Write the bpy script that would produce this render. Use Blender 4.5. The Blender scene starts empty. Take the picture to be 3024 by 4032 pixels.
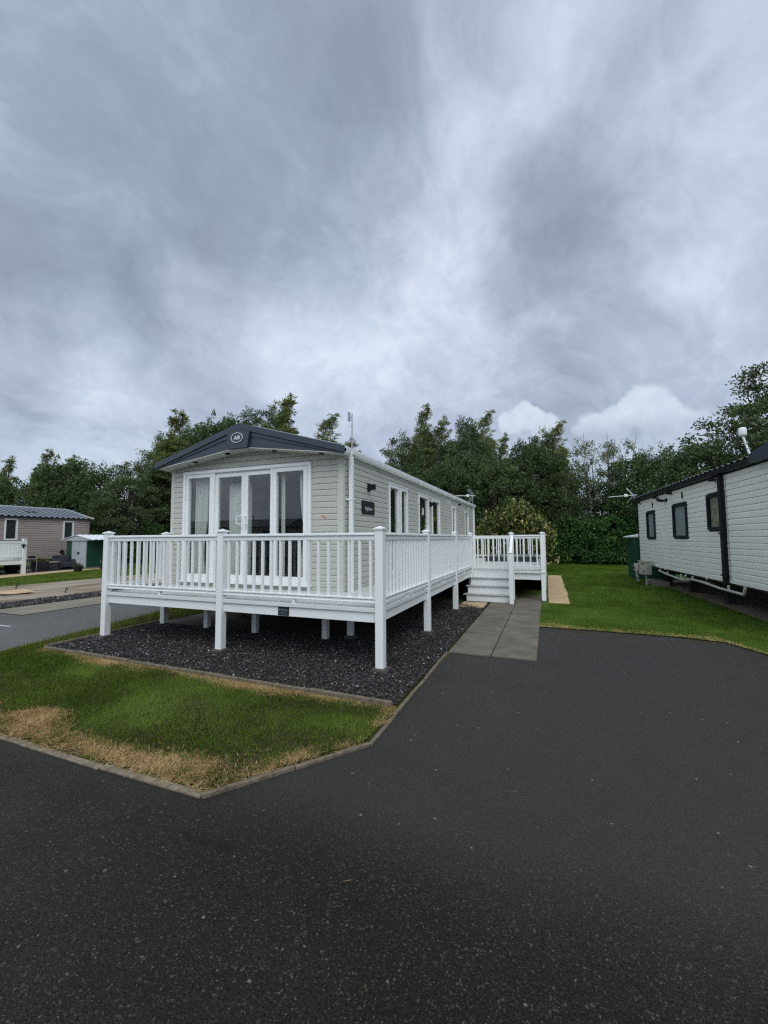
import bpy, math, random
import numpy as np
from mathutils import Vector, Matrix
R = math.radians
SC = bpy.context.scene
C = SC.collection
rnd = random.Random(7)

# ------------------------------------------------------------------ camera
cam_data = bpy.data.cameras.new('camera')
cam = bpy.data.objects.new('camera', cam_data)
C.objects.link(cam)
yaw, pitch, roll = R(-21.64674), R(3.76758), R(-0.35432)
fw = Vector((math.sin(yaw)*math.cos(pitch), math.cos(yaw)*math.cos(pitch), math.sin(pitch)))
r0 = Vector((math.cos(yaw), -math.sin(yaw), 0)); u0 = r0.cross(fw)
rr = r0*math.cos(roll)+u0*math.sin(roll); uu = -r0*math.sin(roll)+u0*math.cos(roll)
m = Matrix(((rr.x, uu.x, -fw.x, 0), (rr.y, uu.y, -fw.y, 0), (rr.z, uu.z, -fw.z, 1.6), (0, 0, 0, 1)))
cam.matrix_world = m
cam_data.sensor_fit = 'VERTICAL'; cam_data.sensor_height = 36; cam_data.sensor_width = 27
cam_data.lens = 14.38
cam_data.clip_start = 0.05; cam_data.clip_end = 5000
SC.camera = cam
SC.view_settings.view_transform = 'Standard'; SC.view_settings.look = 'None'
SC.view_settings.exposure = 0.0; SC.view_settings.gamma = 1.0
SC.view_settings.use_curve_mapping = False
SC.cycles.use_denoising = False
SC.cycles.use_adaptive_sampling = False
SC.cycles.filter_width = 1.3
SC.cycles.sample_clamp_indirect = 3.0

# ------------------------------------------------------------------ node helpers
class NT:
    def __init__(s, tree):
        s.t = tree; s.n = tree.nodes; s.l = tree.links
    def node(s, typ, **kw):
        n = s.n.new(typ)
        for k, v in kw.items():
            if k == 'inp':
                for a, b in v.items(): s.put(n.inputs[a], b)
            else: setattr(n, k, v)
        return n
    def put(s, sock, v):
        if isinstance(v, bpy.types.NodeSocket): s.l.new(v, sock)
        elif isinstance(v, bpy.types.Node): s.l.new(v.outputs[0], sock)
        else: sock.default_value = v
    def math(s, op, a, b=0.0, clamp=False):
        n = s.node('ShaderNodeMath', operation=op, use_clamp=clamp); s.put(n.inputs[0], a); s.put(n.inputs[1], b); return n.outputs[0]
    def vmath(s, op, a, b=(0, 0, 0)):
        n = s.node('ShaderNodeVectorMath', operation=op); s.put(n.inputs[0], a); s.put(n.inputs[1], b)
        return n.outputs[1] if op in ('DOT_PRODUCT', 'LENGTH') else n.outputs[0]
    def noise(s, vec, scale, detail=2, rough=.5, dist=0.0, w=None):
        n = s.node('ShaderNodeTexNoise'); s.put(n.inputs['Vector'], vec)
        n.inputs['Scale'].default_value = scale; n.inputs['Detail'].default_value = detail
        n.inputs['Roughness'].default_value = rough; n.inputs['Distortion'].default_value = dist
        return n
    def rng(s, v, a, b, c=0.0, d=1.0, smooth=True):
        n = s.node('ShaderNodeMapRange', interpolation_type='SMOOTHSTEP' if smooth else 'LINEAR')
        s.put(n.inputs[0], v)
        for i, q in enumerate((a, b, c, d)): n.inputs[i+1].default_value = q
        return n.outputs[0]
    def mix(s, f, a, b, typ='RGBA', blend='MIX'):
        n = s.node('ShaderNodeMix', data_type=typ, blend_type=blend)
        i = {'RGBA': 6, 'FLOAT': 2, 'VECTOR': 4}[typ]
        s.put(n.inputs[0], f)
        for k, q in ((i, a), (i+1, b)):
            if typ == 'RGBA' and isinstance(q, tuple) and len(q) == 3: q = q+(1,)
            s.put(n.inputs[k], q)
        return n.outputs[{'RGBA': 2, 'FLOAT': 0, 'VECTOR': 1}[typ]]
    def ramp(s, f, stops):
        n = s.node('ShaderNodeValToRGB'); s.put(n.inputs[0], f)
        e = n.color_ramp.elements
        while len(e) < len(stops): e.new(.5)
        for i, (p, c) in enumerate(stops): e[i].position = p; e[i].color = tuple(c)+(1,)
        return n.outputs[0]

# ------------------------------------------------------------------ sky: overcast, built from the direction looked in
SUN_EL, SUN_AZ = R(50), R(146)      # azimuth clockwise from +Y
world = bpy.data.worlds.new('World'); SC.world = world; world.use_nodes = True
W = NT(world.node_tree); W.n.clear()
out = W.node('ShaderNodeOutputWorld')
tc = W.node('ShaderNodeTexCoord').outputs['Generated']
d = W.vmath('NORMALIZE', tc)
sx = W.node('ShaderNodeSeparateXYZ', inp={0: d})
zz = W.math('ADD', W.math('MAXIMUM', sx.outputs[2], 0.0), 0.85)
pl = W.node('ShaderNodeCombineXYZ', inp={0: W.math('DIVIDE', sx.outputs[0], zz), 1: W.math('DIVIDE', sx.outputs[1], zz), 2: 0.3}).outputs[0]
nw0 = W.noise(pl, 2.2, 3, .5)
plw = W.vmath('ADD', pl, W.vmath('MULTIPLY', W.vmath('SUBTRACT', nw0.outputs[1], (.5, .5, .5)), (.30, .30, .30)))
plr = W.node('ShaderNodeVectorRotate', rotation_type='Z_AXIS', inp={0: plw, 3: R(28)}).outputs[0]
pls = W.vmath('MULTIPLY', plr, (2.7, 2.1, 1.0))
nw = W.noise(pls, 1.3, 5, .58)
warp = W.vmath('MULTIPLY', W.vmath('SUBTRACT', nw.outputs[1], (.5, .5, .5)), (.34, .34, .34))
dw = W.vmath('NORMALIZE', W.vmath('ADD', d, warp))
n1 = W.noise(pls, 1.7, 6, .60, .5).outputs[0]
n2 = W.noise(W.vmath('ADD', pls, W.vmath('MULTIPLY', W.vmath('SUBTRACT', nw.outputs[1], (.5, .5, .5)), (.5, .5, .5))), 4.6, 7, .66, .2).outputs[0]
val = W.math('ADD', 0.575, W.math('MULTIPLY', W.math('SUBTRACT', n1, .5), .95))
val = W.math('ADD', val, W.math('MULTIPLY', W.math('SUBTRACT', n2, .5), .66))
n3 = W.noise(pls, 13, 4, .6, .4).outputs[0]
val = W.math('ADD', val, W.math('MULTIPLY', W.math('SUBTRACT', n3, .5), .24))
tintn = W.noise(pl, 2.2, 3, .5).outputs[0]
BLOBS = [((-0.624, 0.521, 0.583), 22, -0.2), ((-0.232, 0.576, 0.784), 13, -0.2), ((-0.687, 0.385, 0.616), 18, -0.14), ((-0.824, 0.431, 0.368), 13, -0.26), ((-0.736, 0.506, 0.45), 6, -0.08), ((-0.016, 0.792, 0.61), 10, -0.14), ((0.022, 0.871, 0.49), 8, -0.15), ((0.157, 0.839, 0.521), 9, -0.08), ((0.113, 0.733, 0.671), 12, -0.09), ((0.265, 0.686, 0.678), 12, -0.12), ((-0.355, 0.61, 0.709), 12, -0.12), ((0.283, 0.851, 0.443), 7, -0.12), ((-0.655, 0.689, 0.311), 9, -0.1), ((0.141, 0.939, 0.314), 8, -0.12), ((-0.335, 0.773, 0.538), 15, 0.19), ((-0.157, 0.679, 0.717), 8, 0.10), ((-0.424, 0.515, 0.745), 7, 0.12), ((-0.221, 0.741, 0.635), 9, 0.10), ((0.19, 0.932, 0.315), 6, -0.20), ((-0.02, 0.95, 0.315), 5, -0.10), ((-0.711, 0.57, 0.413), 11, 0.2), ((-0.835, 0.488, 0.253), 11, 0.34), ((0.237, 0.755, 0.612), 8, 0.12), ((0.285, 0.806, 0.519), 8, 0.14), ((-0.458, 0.792, 0.404), 10, 0.1), ((-0.05, 0.658, 0.752), 7, 0.1), ((0.252, 0.903, 0.347), 8, 0.14), ((-0.156, 0.865, 0.476), 10, 0.16), ((-0.556, 0.687, 0.469), 10, 0.14), ((-0.56, 0.491, 0.667), 20, -0.14), ((-0.19, 0.596, 0.78), 10, -0.12), ((0.064, 0.781, 0.621), 7, -0.12), ((-0.039, 0.856, 0.516), 6, -0.1), ((0.055, 0.665, 0.745), 9, 0.12), ((0.227, 0.799, 0.557), 8, 0.1), ((-0.781, 0.382, 0.494), 8, 0.08), ((0.318, 0.866, 0.385), 8, 0.08), ((-0.86, 0.404, 0.313), 6, -0.14), ((-0.094, 0.608, 0.788), 8, 0.12)]
for c, rad, w in BLOBS:
    q = W.rng(W.vmath('DOT_PRODUCT', dw, c), math.cos(R(rad*1.35)), math.cos(R(rad*.25)), 0, w)
    val = W.math('ADD', val, q)
skycol = W.ramp(val, [(0.0, (.282, .348, .435)), (.25, (.345, .418, .525)), (.52, (.465, .548, .680)), (.78, (.605, .70, .835)), (1.0, (.74, .83, .945))])
skycol = W.mix(1.0, skycol, W.ramp(tintn, [(.36, (.98, 1.01, .99)), (.64, (1.035, .99, 1.025))]), blend='MULTIPLY')
# pale cumulus heads low over the trees
CUM = [((0.194, 0.945, 0.263), 2.6), ((0.161, 0.952, 0.258), 1.7), ((0.217, 0.946, 0.24), 2.4), ((0.139, 0.961, 0.239), 2.2), ((0.241, 0.945, 0.221), 2.2), ((0.101, 0.968, 0.232), 2.2), ((0.268, 0.941, 0.207), 2.0), ((-0.041, 0.961, 0.274), 1.9), ((-0.015, 0.964, 0.266), 1.6), ((-0.07, 0.963, 0.26), 1.6), ((0.006, 0.969, 0.248), 2.0)]
nc = W.noise(d, 26, 5, .6)
dc = W.vmath('NORMALIZE', W.vmath('ADD', d, W.vmath('MULTIPLY', W.vmath('SUBTRACT', nc.outputs[1], (.5, .5, .5)), (.032, .032, .032))))
cm = None
for c, rad in CUM:
    cl = Vector(c).normalized()
    q = W.rng(W.vmath('DOT_PRODUCT', dc, tuple(cl)), math.cos(R(rad*1.12)), math.cos(R(rad*.74)), 0, 1)
    cm = q if cm is None else W.math('MAXIMUM', cm, q)
cm = W.math('MULTIPLY', cm, W.rng(sx.outputs[2], .205, .262, .15, .95))
skycol = W.mix(cm, skycol, W.ramp(nc.outputs[0], [(.3, (.60, .69, .81)), (.7, (.74, .82, .93))]))
# overcast gets brighter towards the zenith and behind the camera, gain added there to light the scene
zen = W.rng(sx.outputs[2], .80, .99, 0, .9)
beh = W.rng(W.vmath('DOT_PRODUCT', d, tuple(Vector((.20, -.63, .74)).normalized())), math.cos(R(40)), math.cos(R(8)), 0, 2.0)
left_fill = W.rng(W.vmath('DOT_PRODUCT', d, tuple(Vector((-.86, -.38, .36)).normalized())), math.cos(R(48)), math.cos(R(10)), 0, .9)  # bright sky patch added left of frame to light walls facing -x
gain = W.math('ADD', W.math('ADD', W.math('ADD', 1.0, zen), left_fill), beh)
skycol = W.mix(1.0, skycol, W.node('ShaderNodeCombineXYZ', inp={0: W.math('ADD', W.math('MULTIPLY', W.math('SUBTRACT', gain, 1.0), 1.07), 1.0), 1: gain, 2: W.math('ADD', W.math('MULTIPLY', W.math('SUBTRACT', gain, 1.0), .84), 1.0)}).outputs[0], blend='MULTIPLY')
nish = W.node('ShaderNodeTexSky', sky_type='NISHITA', sun_disc=False, sun_elevation=SUN_EL, sun_rotation=SUN_AZ, dust_density=2.0)
bg_sky = W.node('ShaderNodeBackground', inp={0: nish.outputs[0], 1: 0.08})
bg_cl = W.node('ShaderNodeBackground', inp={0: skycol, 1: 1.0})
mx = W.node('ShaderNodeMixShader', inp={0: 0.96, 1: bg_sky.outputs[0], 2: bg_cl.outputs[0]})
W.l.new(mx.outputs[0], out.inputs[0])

sun_d = bpy.data.lights.new('sun', 'SUN'); sun_d.energy = 1.0; sun_d.angle = R(40); sun_d.color = (1.0, .975, .945)
sun = bpy.data.objects.new('sun', sun_d); C.objects.link(sun)
sv = Vector((math.sin(SUN_AZ)*math.cos(SUN_EL), math.cos(SUN_AZ)*math.cos(SUN_EL), math.sin(SUN_EL)))
sun.rotation_euler = sv.to_track_quat('Z', 'Y').to_euler(); sun.location = (0, -20, 40)

# ------------------------------------------------------------------ materials
MATS = {}
def newmat(name):
    m = bpy.data.materials.new(name); m.use_nodes = True
    t = NT(m.node_tree); t.n.clear()
    o = t.node('ShaderNodeOutputMaterial'); b = t.node('ShaderNodeBsdfPrincipled')
    t.l.new(b.outputs[0], o.inputs[0]); MATS[name] = m
    return m, t, b, o
def pm(name, col, rough=.5, var=.08, scale=3.0, bump=0.0, bscale=60, spec=.5, metal=0.0, dirt=0.0, dirtcol=(.10, .09, .07)):
    m, t, b, o = newmat(name)
    p = t.node('ShaderNodeTexCoord').outputs['Object']
    n = t.noise(p, scale, 5, .6).outputs[0]
    lo = tuple(c*(1-var) for c in col); hi = tuple(min(1, c*(1+var)) for c in col)
    cc = t.ramp(n, [(.3, lo), (.7, hi)])
    if dirt:
        dn = t.noise(p, scale*2.3, 6, .65).outputs[0]
        cc = t.mix(t.rng(dn, .52, .8, 0, dirt), cc, dirtcol)
    t.put(b.inputs['Base Color'], cc)
    b.inputs['Roughness'].default_value = rough; b.inputs['Specular IOR Level'].default_value = spec; b.inputs['Metallic'].default_value = metal
    if bump:
        bn = t.noise(p, bscale, 4, .6).outputs[0]
        bp = t.node('ShaderNodeBump', inp={'Strength': bump, 'Distance': .01, 'Height': bn}); t.put(b.inputs['Normal'], bp.outputs[0])
    return m
pm('upvc', (.78, .80, .79), .34, .035, 1.1, .05, 30, dirt=.16, dirtcol=(.47, .49, .42))
pm('upvc_deck', (.66, .68, .655), .45, .05, 2.2, dirt=.12, dirtcol=(.36, .37, .32))
pm('step_grey', (.36, .37, .37), .6, .06, 8)
pm('sage_siding', (.47, .468, .415), .48, .035, .9, .10, 45, dirt=.07, dirtcol=(.30, .30, .25))
pm('sage_trim', (.52, .525, .46), .45, .03, 2)
pm('stone_siding', (.74, .74, .69), .5, .035, .8, .10, 45, dirt=.08, dirtcol=(.32, .33, .29))
pm('mushroom_siding', (.385, .325, .285), .55, .05, .8, .08, 40, dirt=.05)
pm('fascia_slate_blue', (.026, .039, .058), .45, .06, 3, .03, 60)
pm('roof_tile', (.10, .115, .135), .5, .22, 7, .15, 90)
pm('roof_steel_blue', (.15, .17, .20), .45, .15, 5, .1, 80)
pm('black_plastic', (.007, .008, .010), .5, .1, 6, spec=.25)
pm('window_navy', (.010, .014, .021), .5, .1, 4, spec=.25)
pm('curtain_cloth', (.60, .61, .56), .9, .06, 5)
pm('room_wall', (.20, .185, .16), .8, .06, 2)
pm('room_dark', (.05, .045, .04), .8, .2, 2)
pm('frosted_pane', (.22, .27, .275), .3, .1, 2.2)
pm('blind_pane', (.20, .21, .15), .25, .45, 6)
pm('dark_pane', (.035, .04, .045), .10, .3, 2)
pm('silver', (.52, .54, .56), .38, .06, 8, metal=.75)
pm('lettering_silver', (.62, .64, .68), .35, .02, 8, metal=.3)
pm('lettering_faint', (.16, .19, .21), .5, .02, 8)
pm('galvanised', (.46, .48, .50), .45, .12, 5, metal=.6)
pm('pipe_white', (.40, .40, .38), .5, .15, 3, dirt=.45, dirtcol=(.25, .24, .2))
pm('pipe_grey', (.40, .41, .43), .45, .06, 4)
pm('red_mark', (.55, .16, .12), .5, .1, 30)
pm('shed_green', (.008, .060, .038), .45, .12, 2.5)
pm('shed_door', (.40, .42, .45), .5, .1, 2.5, dirt=.12)
pm('shed_roof', (.74, .77, .80), .45, .06, 3)
pm('rattan', (.035, .038, .048), .6, .25, 22, .5, 80)
pm('dark_box', (.018, .020, .026), .55, .2, 5)
pm('box_top', (.14, .15, .16), .5, .15, 5)
pm('meter_beige', (.50, .47, .40), .6, .1, 6, dirt=.35, dirtcol=(.22, .20, .15))
pm('meter_weathered', (.40, .385, .33), .7, .2, 9, .3, 50, dirt=.75, dirtcol=(.13, .115, .085))
pm('concrete', (.20, .178, .14), .85, .22, 1.6, .35, 60, .25, dirt=.35, dirtcol=(.10, .085, .06))
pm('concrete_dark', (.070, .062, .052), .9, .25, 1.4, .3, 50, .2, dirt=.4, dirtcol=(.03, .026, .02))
pm('kerb_stone', (.20, .17, .125), .9, .35, 14, .9, 60, .15, dirt=.9, dirtcol=(.075, .06, .04))
pm('edging', (.155, .13, .095), .9, .35, 14, .9, 60, .15, dirt=.9, dirtcol=(.06, .05, .03))
pm('shoe_concrete', (.085, .078, .066), .9, .2, 9, .4, 70, .2)
pm('buff_paving', (.46, .34, .20), .85, .12, 4, .25, 70, .25, dirt=.25, dirtcol=(.22, .16, .10))
pm('soil', (.045, .034, .02), .95, .3, 6, .5, 40, .1)
pm('bark', (.055, .045, .035), .9, .3, 10, .6, 40, .2)
pm('pale_bark', (.20, .19, .165), .85, .35, 9, .4, 40, .2)
pm('far_grass', (.058, .092, .014), .95, .25, .9, .3, 50, .1)
pm('terracotta_dark', (.012, .016, .014), .5, .2, 5)
pm('table_top', (.32, .28, .20), .6, .2, 6)
pm('white_paint', (.46, .46, .45), .8, .3, 9, dirt=.6)
pm('chassis', (.012, .012, .012), .7, .2, 4)
pm('label_plate', (.006, .010, .012), .35, .1, 6)
pm('plaque', (.012, .013, .017), .35, .1, 6)

def glass(name, tint, refl):
    m, t, b, o = newmat(name)
    t.n.remove(b)
    lw = t.node('ShaderNodeLayerWeight', inp={0: .5})
    f = t.math('POWER', lw.outputs['Facing'], 4.0)
    f = t.math('ADD', refl, t.math('MULTIPLY', f, 1-refl), True)
    tr = t.node('ShaderNodeBsdfTransparent', inp={0: tint+(1,)})
    gl = t.node('ShaderNodeBsdfGlossy', inp={0: (1, 1, 1, 1), 'Roughness': .004})
    mx = t.node('ShaderNodeMixShader', inp={0: f, 1: tr.outputs[0], 2: gl.outputs[0]})
    t.l.new(mx.outputs[0], o.inputs[0])
glass('window_glass', (.93, .95, .95), .045)

def leafmat(name, trans=.35, rough=.5, spec=.3):
    m, t, b, o = newmat(name)
    a = t.node('ShaderNodeAttribute', attribute_name='Col')
    t.put(b.inputs['Base Color'], a.outputs[0]); b.inputs['Roughness'].default_value = rough; b.inputs['Specular IOR Level'].default_value = spec
    if trans:
        tl = t.node('ShaderNodeBsdfTranslucent', inp={0: t.mix(1.0, a.outputs[0], (1.1, 1.25, .5), blend='MULTIPLY')})
        mx = t.node('ShaderNodeMixShader', inp={0: trans, 1: b.outputs[0], 2: tl.outputs[0]})
        t.l.new(mx.outputs[0], o.inputs[0])
leafmat('leaves', .3); leafmat('grass_blades', .25, .7, .12); leafmat('stone_chips', 0, .75)

def asphalt(name, base, fleck, fl_amt, dark_stain=False, sc=62.0):
    m, t, b, o = newmat(name)
    p = t.node('ShaderNodeNewGeometry').outputs['Position']
    big = t.noise(p, .35, 4, .6, .4).outputs[0]
    mid = t.noise(p, 4.0, 5, .7).outputs[0]
    fine = t.noise(p, 110, 3, .75).outputs[0]
    pj = t.vmath('ADD', p, t.vmath('MULTIPLY', t.vmath('SUBTRACT', t.noise(p, 70, 2, .6).outputs[1], (.5, .5, .5)), (.02, .02, .02)))
    c = t.mix(t.rng(big, .35, .66, 0, 1), tuple(q*.66 for q in base), tuple(q*1.32 for q in base))
    c = t.mix(t.rng(mid, .4, .7, 0, .4), c, tuple(q*.6 for q in base))
    zone = t.rng(t.node('ShaderNodeSeparateXYZ', inp={0: p}).outputs[1], 1.7, 2.5, 1.0, .40)
    c = t.mix(zone, (.060, .058, .0535) if dark_stain else tuple(q*1.3 for q in base), c)
    fz = t.math('MULTIPLY', zone, fl_amt)
    for k, (s_, lo, amt) in enumerate(((sc*2.3, .25, .75), (sc*1.35, .55, .8), (sc*.8, .90, .7))):
        v = t.node('ShaderNodeTexVoronoi', inp={'Vector': pj, 'Scale': s_, 'Randomness': 1.0})
        sc_ = t.node('ShaderNodeSeparateColor', inp={0: v.outputs['Color']})
        core = t.rng(v.outputs['Distance'], .22, .50, 1, 0)
        st = t.math('MULTIPLY', t.math('POWER', t.rng(sc_.outputs[0], lo, 1.0, 0, 1, False), 1.5), t.math('MULTIPLY', core, t.math('MULTIPLY', fz, amt)))
        c = t.mix(st, c, t.mix(sc_.outputs[2], fleck, tuple(q*.6 for q in fleck)))
        if k == 0: v0 = v
    v = v0
    v2 = t.node('ShaderNodeTexVoronoi', inp={'Vector': p, 'Scale': 17.0, 'Randomness': 1.0})
    s2 = t.node('ShaderNodeSeparateColor', inp={0: v2.outputs['Color']})
    w = t.math('MULTIPLY', t.rng(s2.outputs[0], .93, .94, 0, 1), t.rng(v2.outputs['Distance'], .09, .16, .9, 0))
    c = t.mix(w, c, (.30, .28, .23))
    c = t.mix(t.math('MULTIPLY', t.rng(fine, .36, .60, .85, 0), zone), c, tuple(q*.2 for q in base))
    if dark_stain:
        s = t.node('ShaderNodeSeparateXYZ', inp={0: p})
        wob = t.noise(p, 1.1, 3, .6).outputs[0]
        # old tar joint running out from the corner of the verge across the drive
        ly = t.math('ADD', t.math('ADD', s.outputs[1], t.math('MULTIPLY', s.outputs[0], .055)), t.math('MULTIPLY', t.math('SUBTRACT', wob, .5), .20))
        dj = t.math('ABSOLUTE', t.math('SUBTRACT', ly, 1.68))
        jn = t.math('MULTIPLY', t.rng(dj, .006, .038, .9, 0), t.math('MULTIPLY', t.rng(t.noise(p, 2.6, 3).outputs[0], .46, .60, 0, 1), t.rng(s.outputs[0], -2.2, -1.9, 0, 1)))
        c = t.mix(jn, c, tuple(q*.35 for q in base))
        # brown mossy silt where the drive meets the lawn
        e = t.math('MULTIPLY', t.rng(s.outputs[1], 7.35, 7.95, 0, 1), t.rng(t.noise(p, 1.7, 5, .7).outputs[0], .42, .62, 0, .85))
        e = t.math('MULTIPLY', e, t.rng(s.outputs[0], -.25, .3, 0, 1))
        c = t.mix(e, c, (.050, .032, .013))
    t.put(b.inputs['Base Color'], c)
    t.put(b.inputs['Roughness'], t.rng(t.noise(p, .8, 4, .6, .3).outputs[0], .35, .65, .40, .62)); b.inputs['Specular IOR Level'].default_value = .14
    h = t.math('ADD', t.math('MULTIPLY', t.rng(v.outputs['Distance'], .1, .6, 1, 0), .8), t.math('MULTIPLY', fine, .5))
    bp = t.node('ShaderNodeBump', inp={'Strength': .8, 'Distance': .008, 'Height': h}); t.put(b.inputs['Normal'], bp.outputs[0])
asphalt('asphalt', (.0205, .0182, .0142), (.19, .168, .125), 1.0, True)
asphalt('asphalt_road', (.118, .117, .114), (.2, .195, .18), .4, sc=55.0)

def slabmat(name):
    m, t, b, o = newmat(name)
    p = t.node('ShaderNodeTexCoord').outputs['Object']
    n = t.noise(p, 2.2, 6, .65, .3).outputs[0]; f = t.noise(p, 55, 4, .7).outputs[0]
    c = t.ramp(n, [(.25, (.078, .069, .054)), (.5, (.132, .118, .094)), (.78, (.20, .176, .135))])
    s = t.node('ShaderNodeSeparateXYZ', inp={0: p})
    c = t.mix(t.rng(f, .5, .75, 0, .5), c, (.05, .046, .04))
    li = t.math('MULTIPLY', t.rng(t.noise(p, 6, 5, .7).outputs[0], .55, .68, 0, .55), t.rng(t.noise(p, 1.1, 2).outputs[0], .4, .6, 0, 1))
    c = t.mix(li, c, (.20, .165, .12))
    t.put(b.inputs['Base Color'], c); b.inputs['Roughness'].default_value = .85; b.inputs['Specular IOR Level'].default_value = .25
    bp = t.node('ShaderNodeBump', inp={'Strength': .5, 'Distance': .006, 'Height': f}); t.put(b.inputs['Normal'], bp.outputs[0])
slabmat('grey_paving')

def sandy(name):
    m, t, b, o = newmat(name)
    p = t.node('ShaderNodeNewGeometry').outputs['Position']
    ps = t.vmath('MULTIPLY', p, (1.0, .28, 1.0))
    n = t.noise(ps, 1.6, 6, .62, .5).outputs[0]; f = t.noise(p, 25, 4, .7).outputs[0]
    c = t.ramp(n, [(.28, (.105, .072, .045)), (.42, (.22, .165, .112)), (.55, (.29, .245, .19)), (.75, (.33, .31, .27))])
    c = t.mix(t.rng(f, .5, .8, 0, .4), c, (.16, .13, .10))
    t.put(b.inputs['Base Color'], c); b.inputs['Roughness'].default_value = .9; b.inputs['Specular IOR Level'].default_value = .2
sandy('sandy_concrete')

def deckmat(name):
    m, t, b, o = newmat(name)
    p = t.node('ShaderNodeTexCoord').outputs['Object']
    s = t.node('ShaderNodeSeparateXYZ', inp={0: p})
    fx = t.math('FRACT', t.math('MULTIPLY', s.outputs[0], 1/.145))
    gap = t.rng(t.math('ABSOLUTE', t.math('SUBTRACT', fx, .5)), .465, .49, 0, 1)
    gr = t.math('SINE', t.math('MULTIPLY', s.outputs[0], 2*math.pi/.018))
    n = t.noise(p, 1.8, 5, .6).outputs[0]
    c = t.ramp(n, [(.3, (.50, .52, .49)), (.7, (.64, .66, .63))])
    c = t.mix(t.math('MULTIPLY', gap, .8), c, (.16, .165, .15))
    t.put(b.inputs['Base Color'], c); b.inputs['Roughness'].default_value = .42
    bp = t.node('ShaderNodeBump', inp={'Strength': .35, 'Distance': .004, 'Height': t.math('SUBTRACT', t.math('MULTIPLY', gr, .3), gap)}); t.put(b.inputs['Normal'], bp.outputs[0])
deckmat('deck_board')

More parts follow.
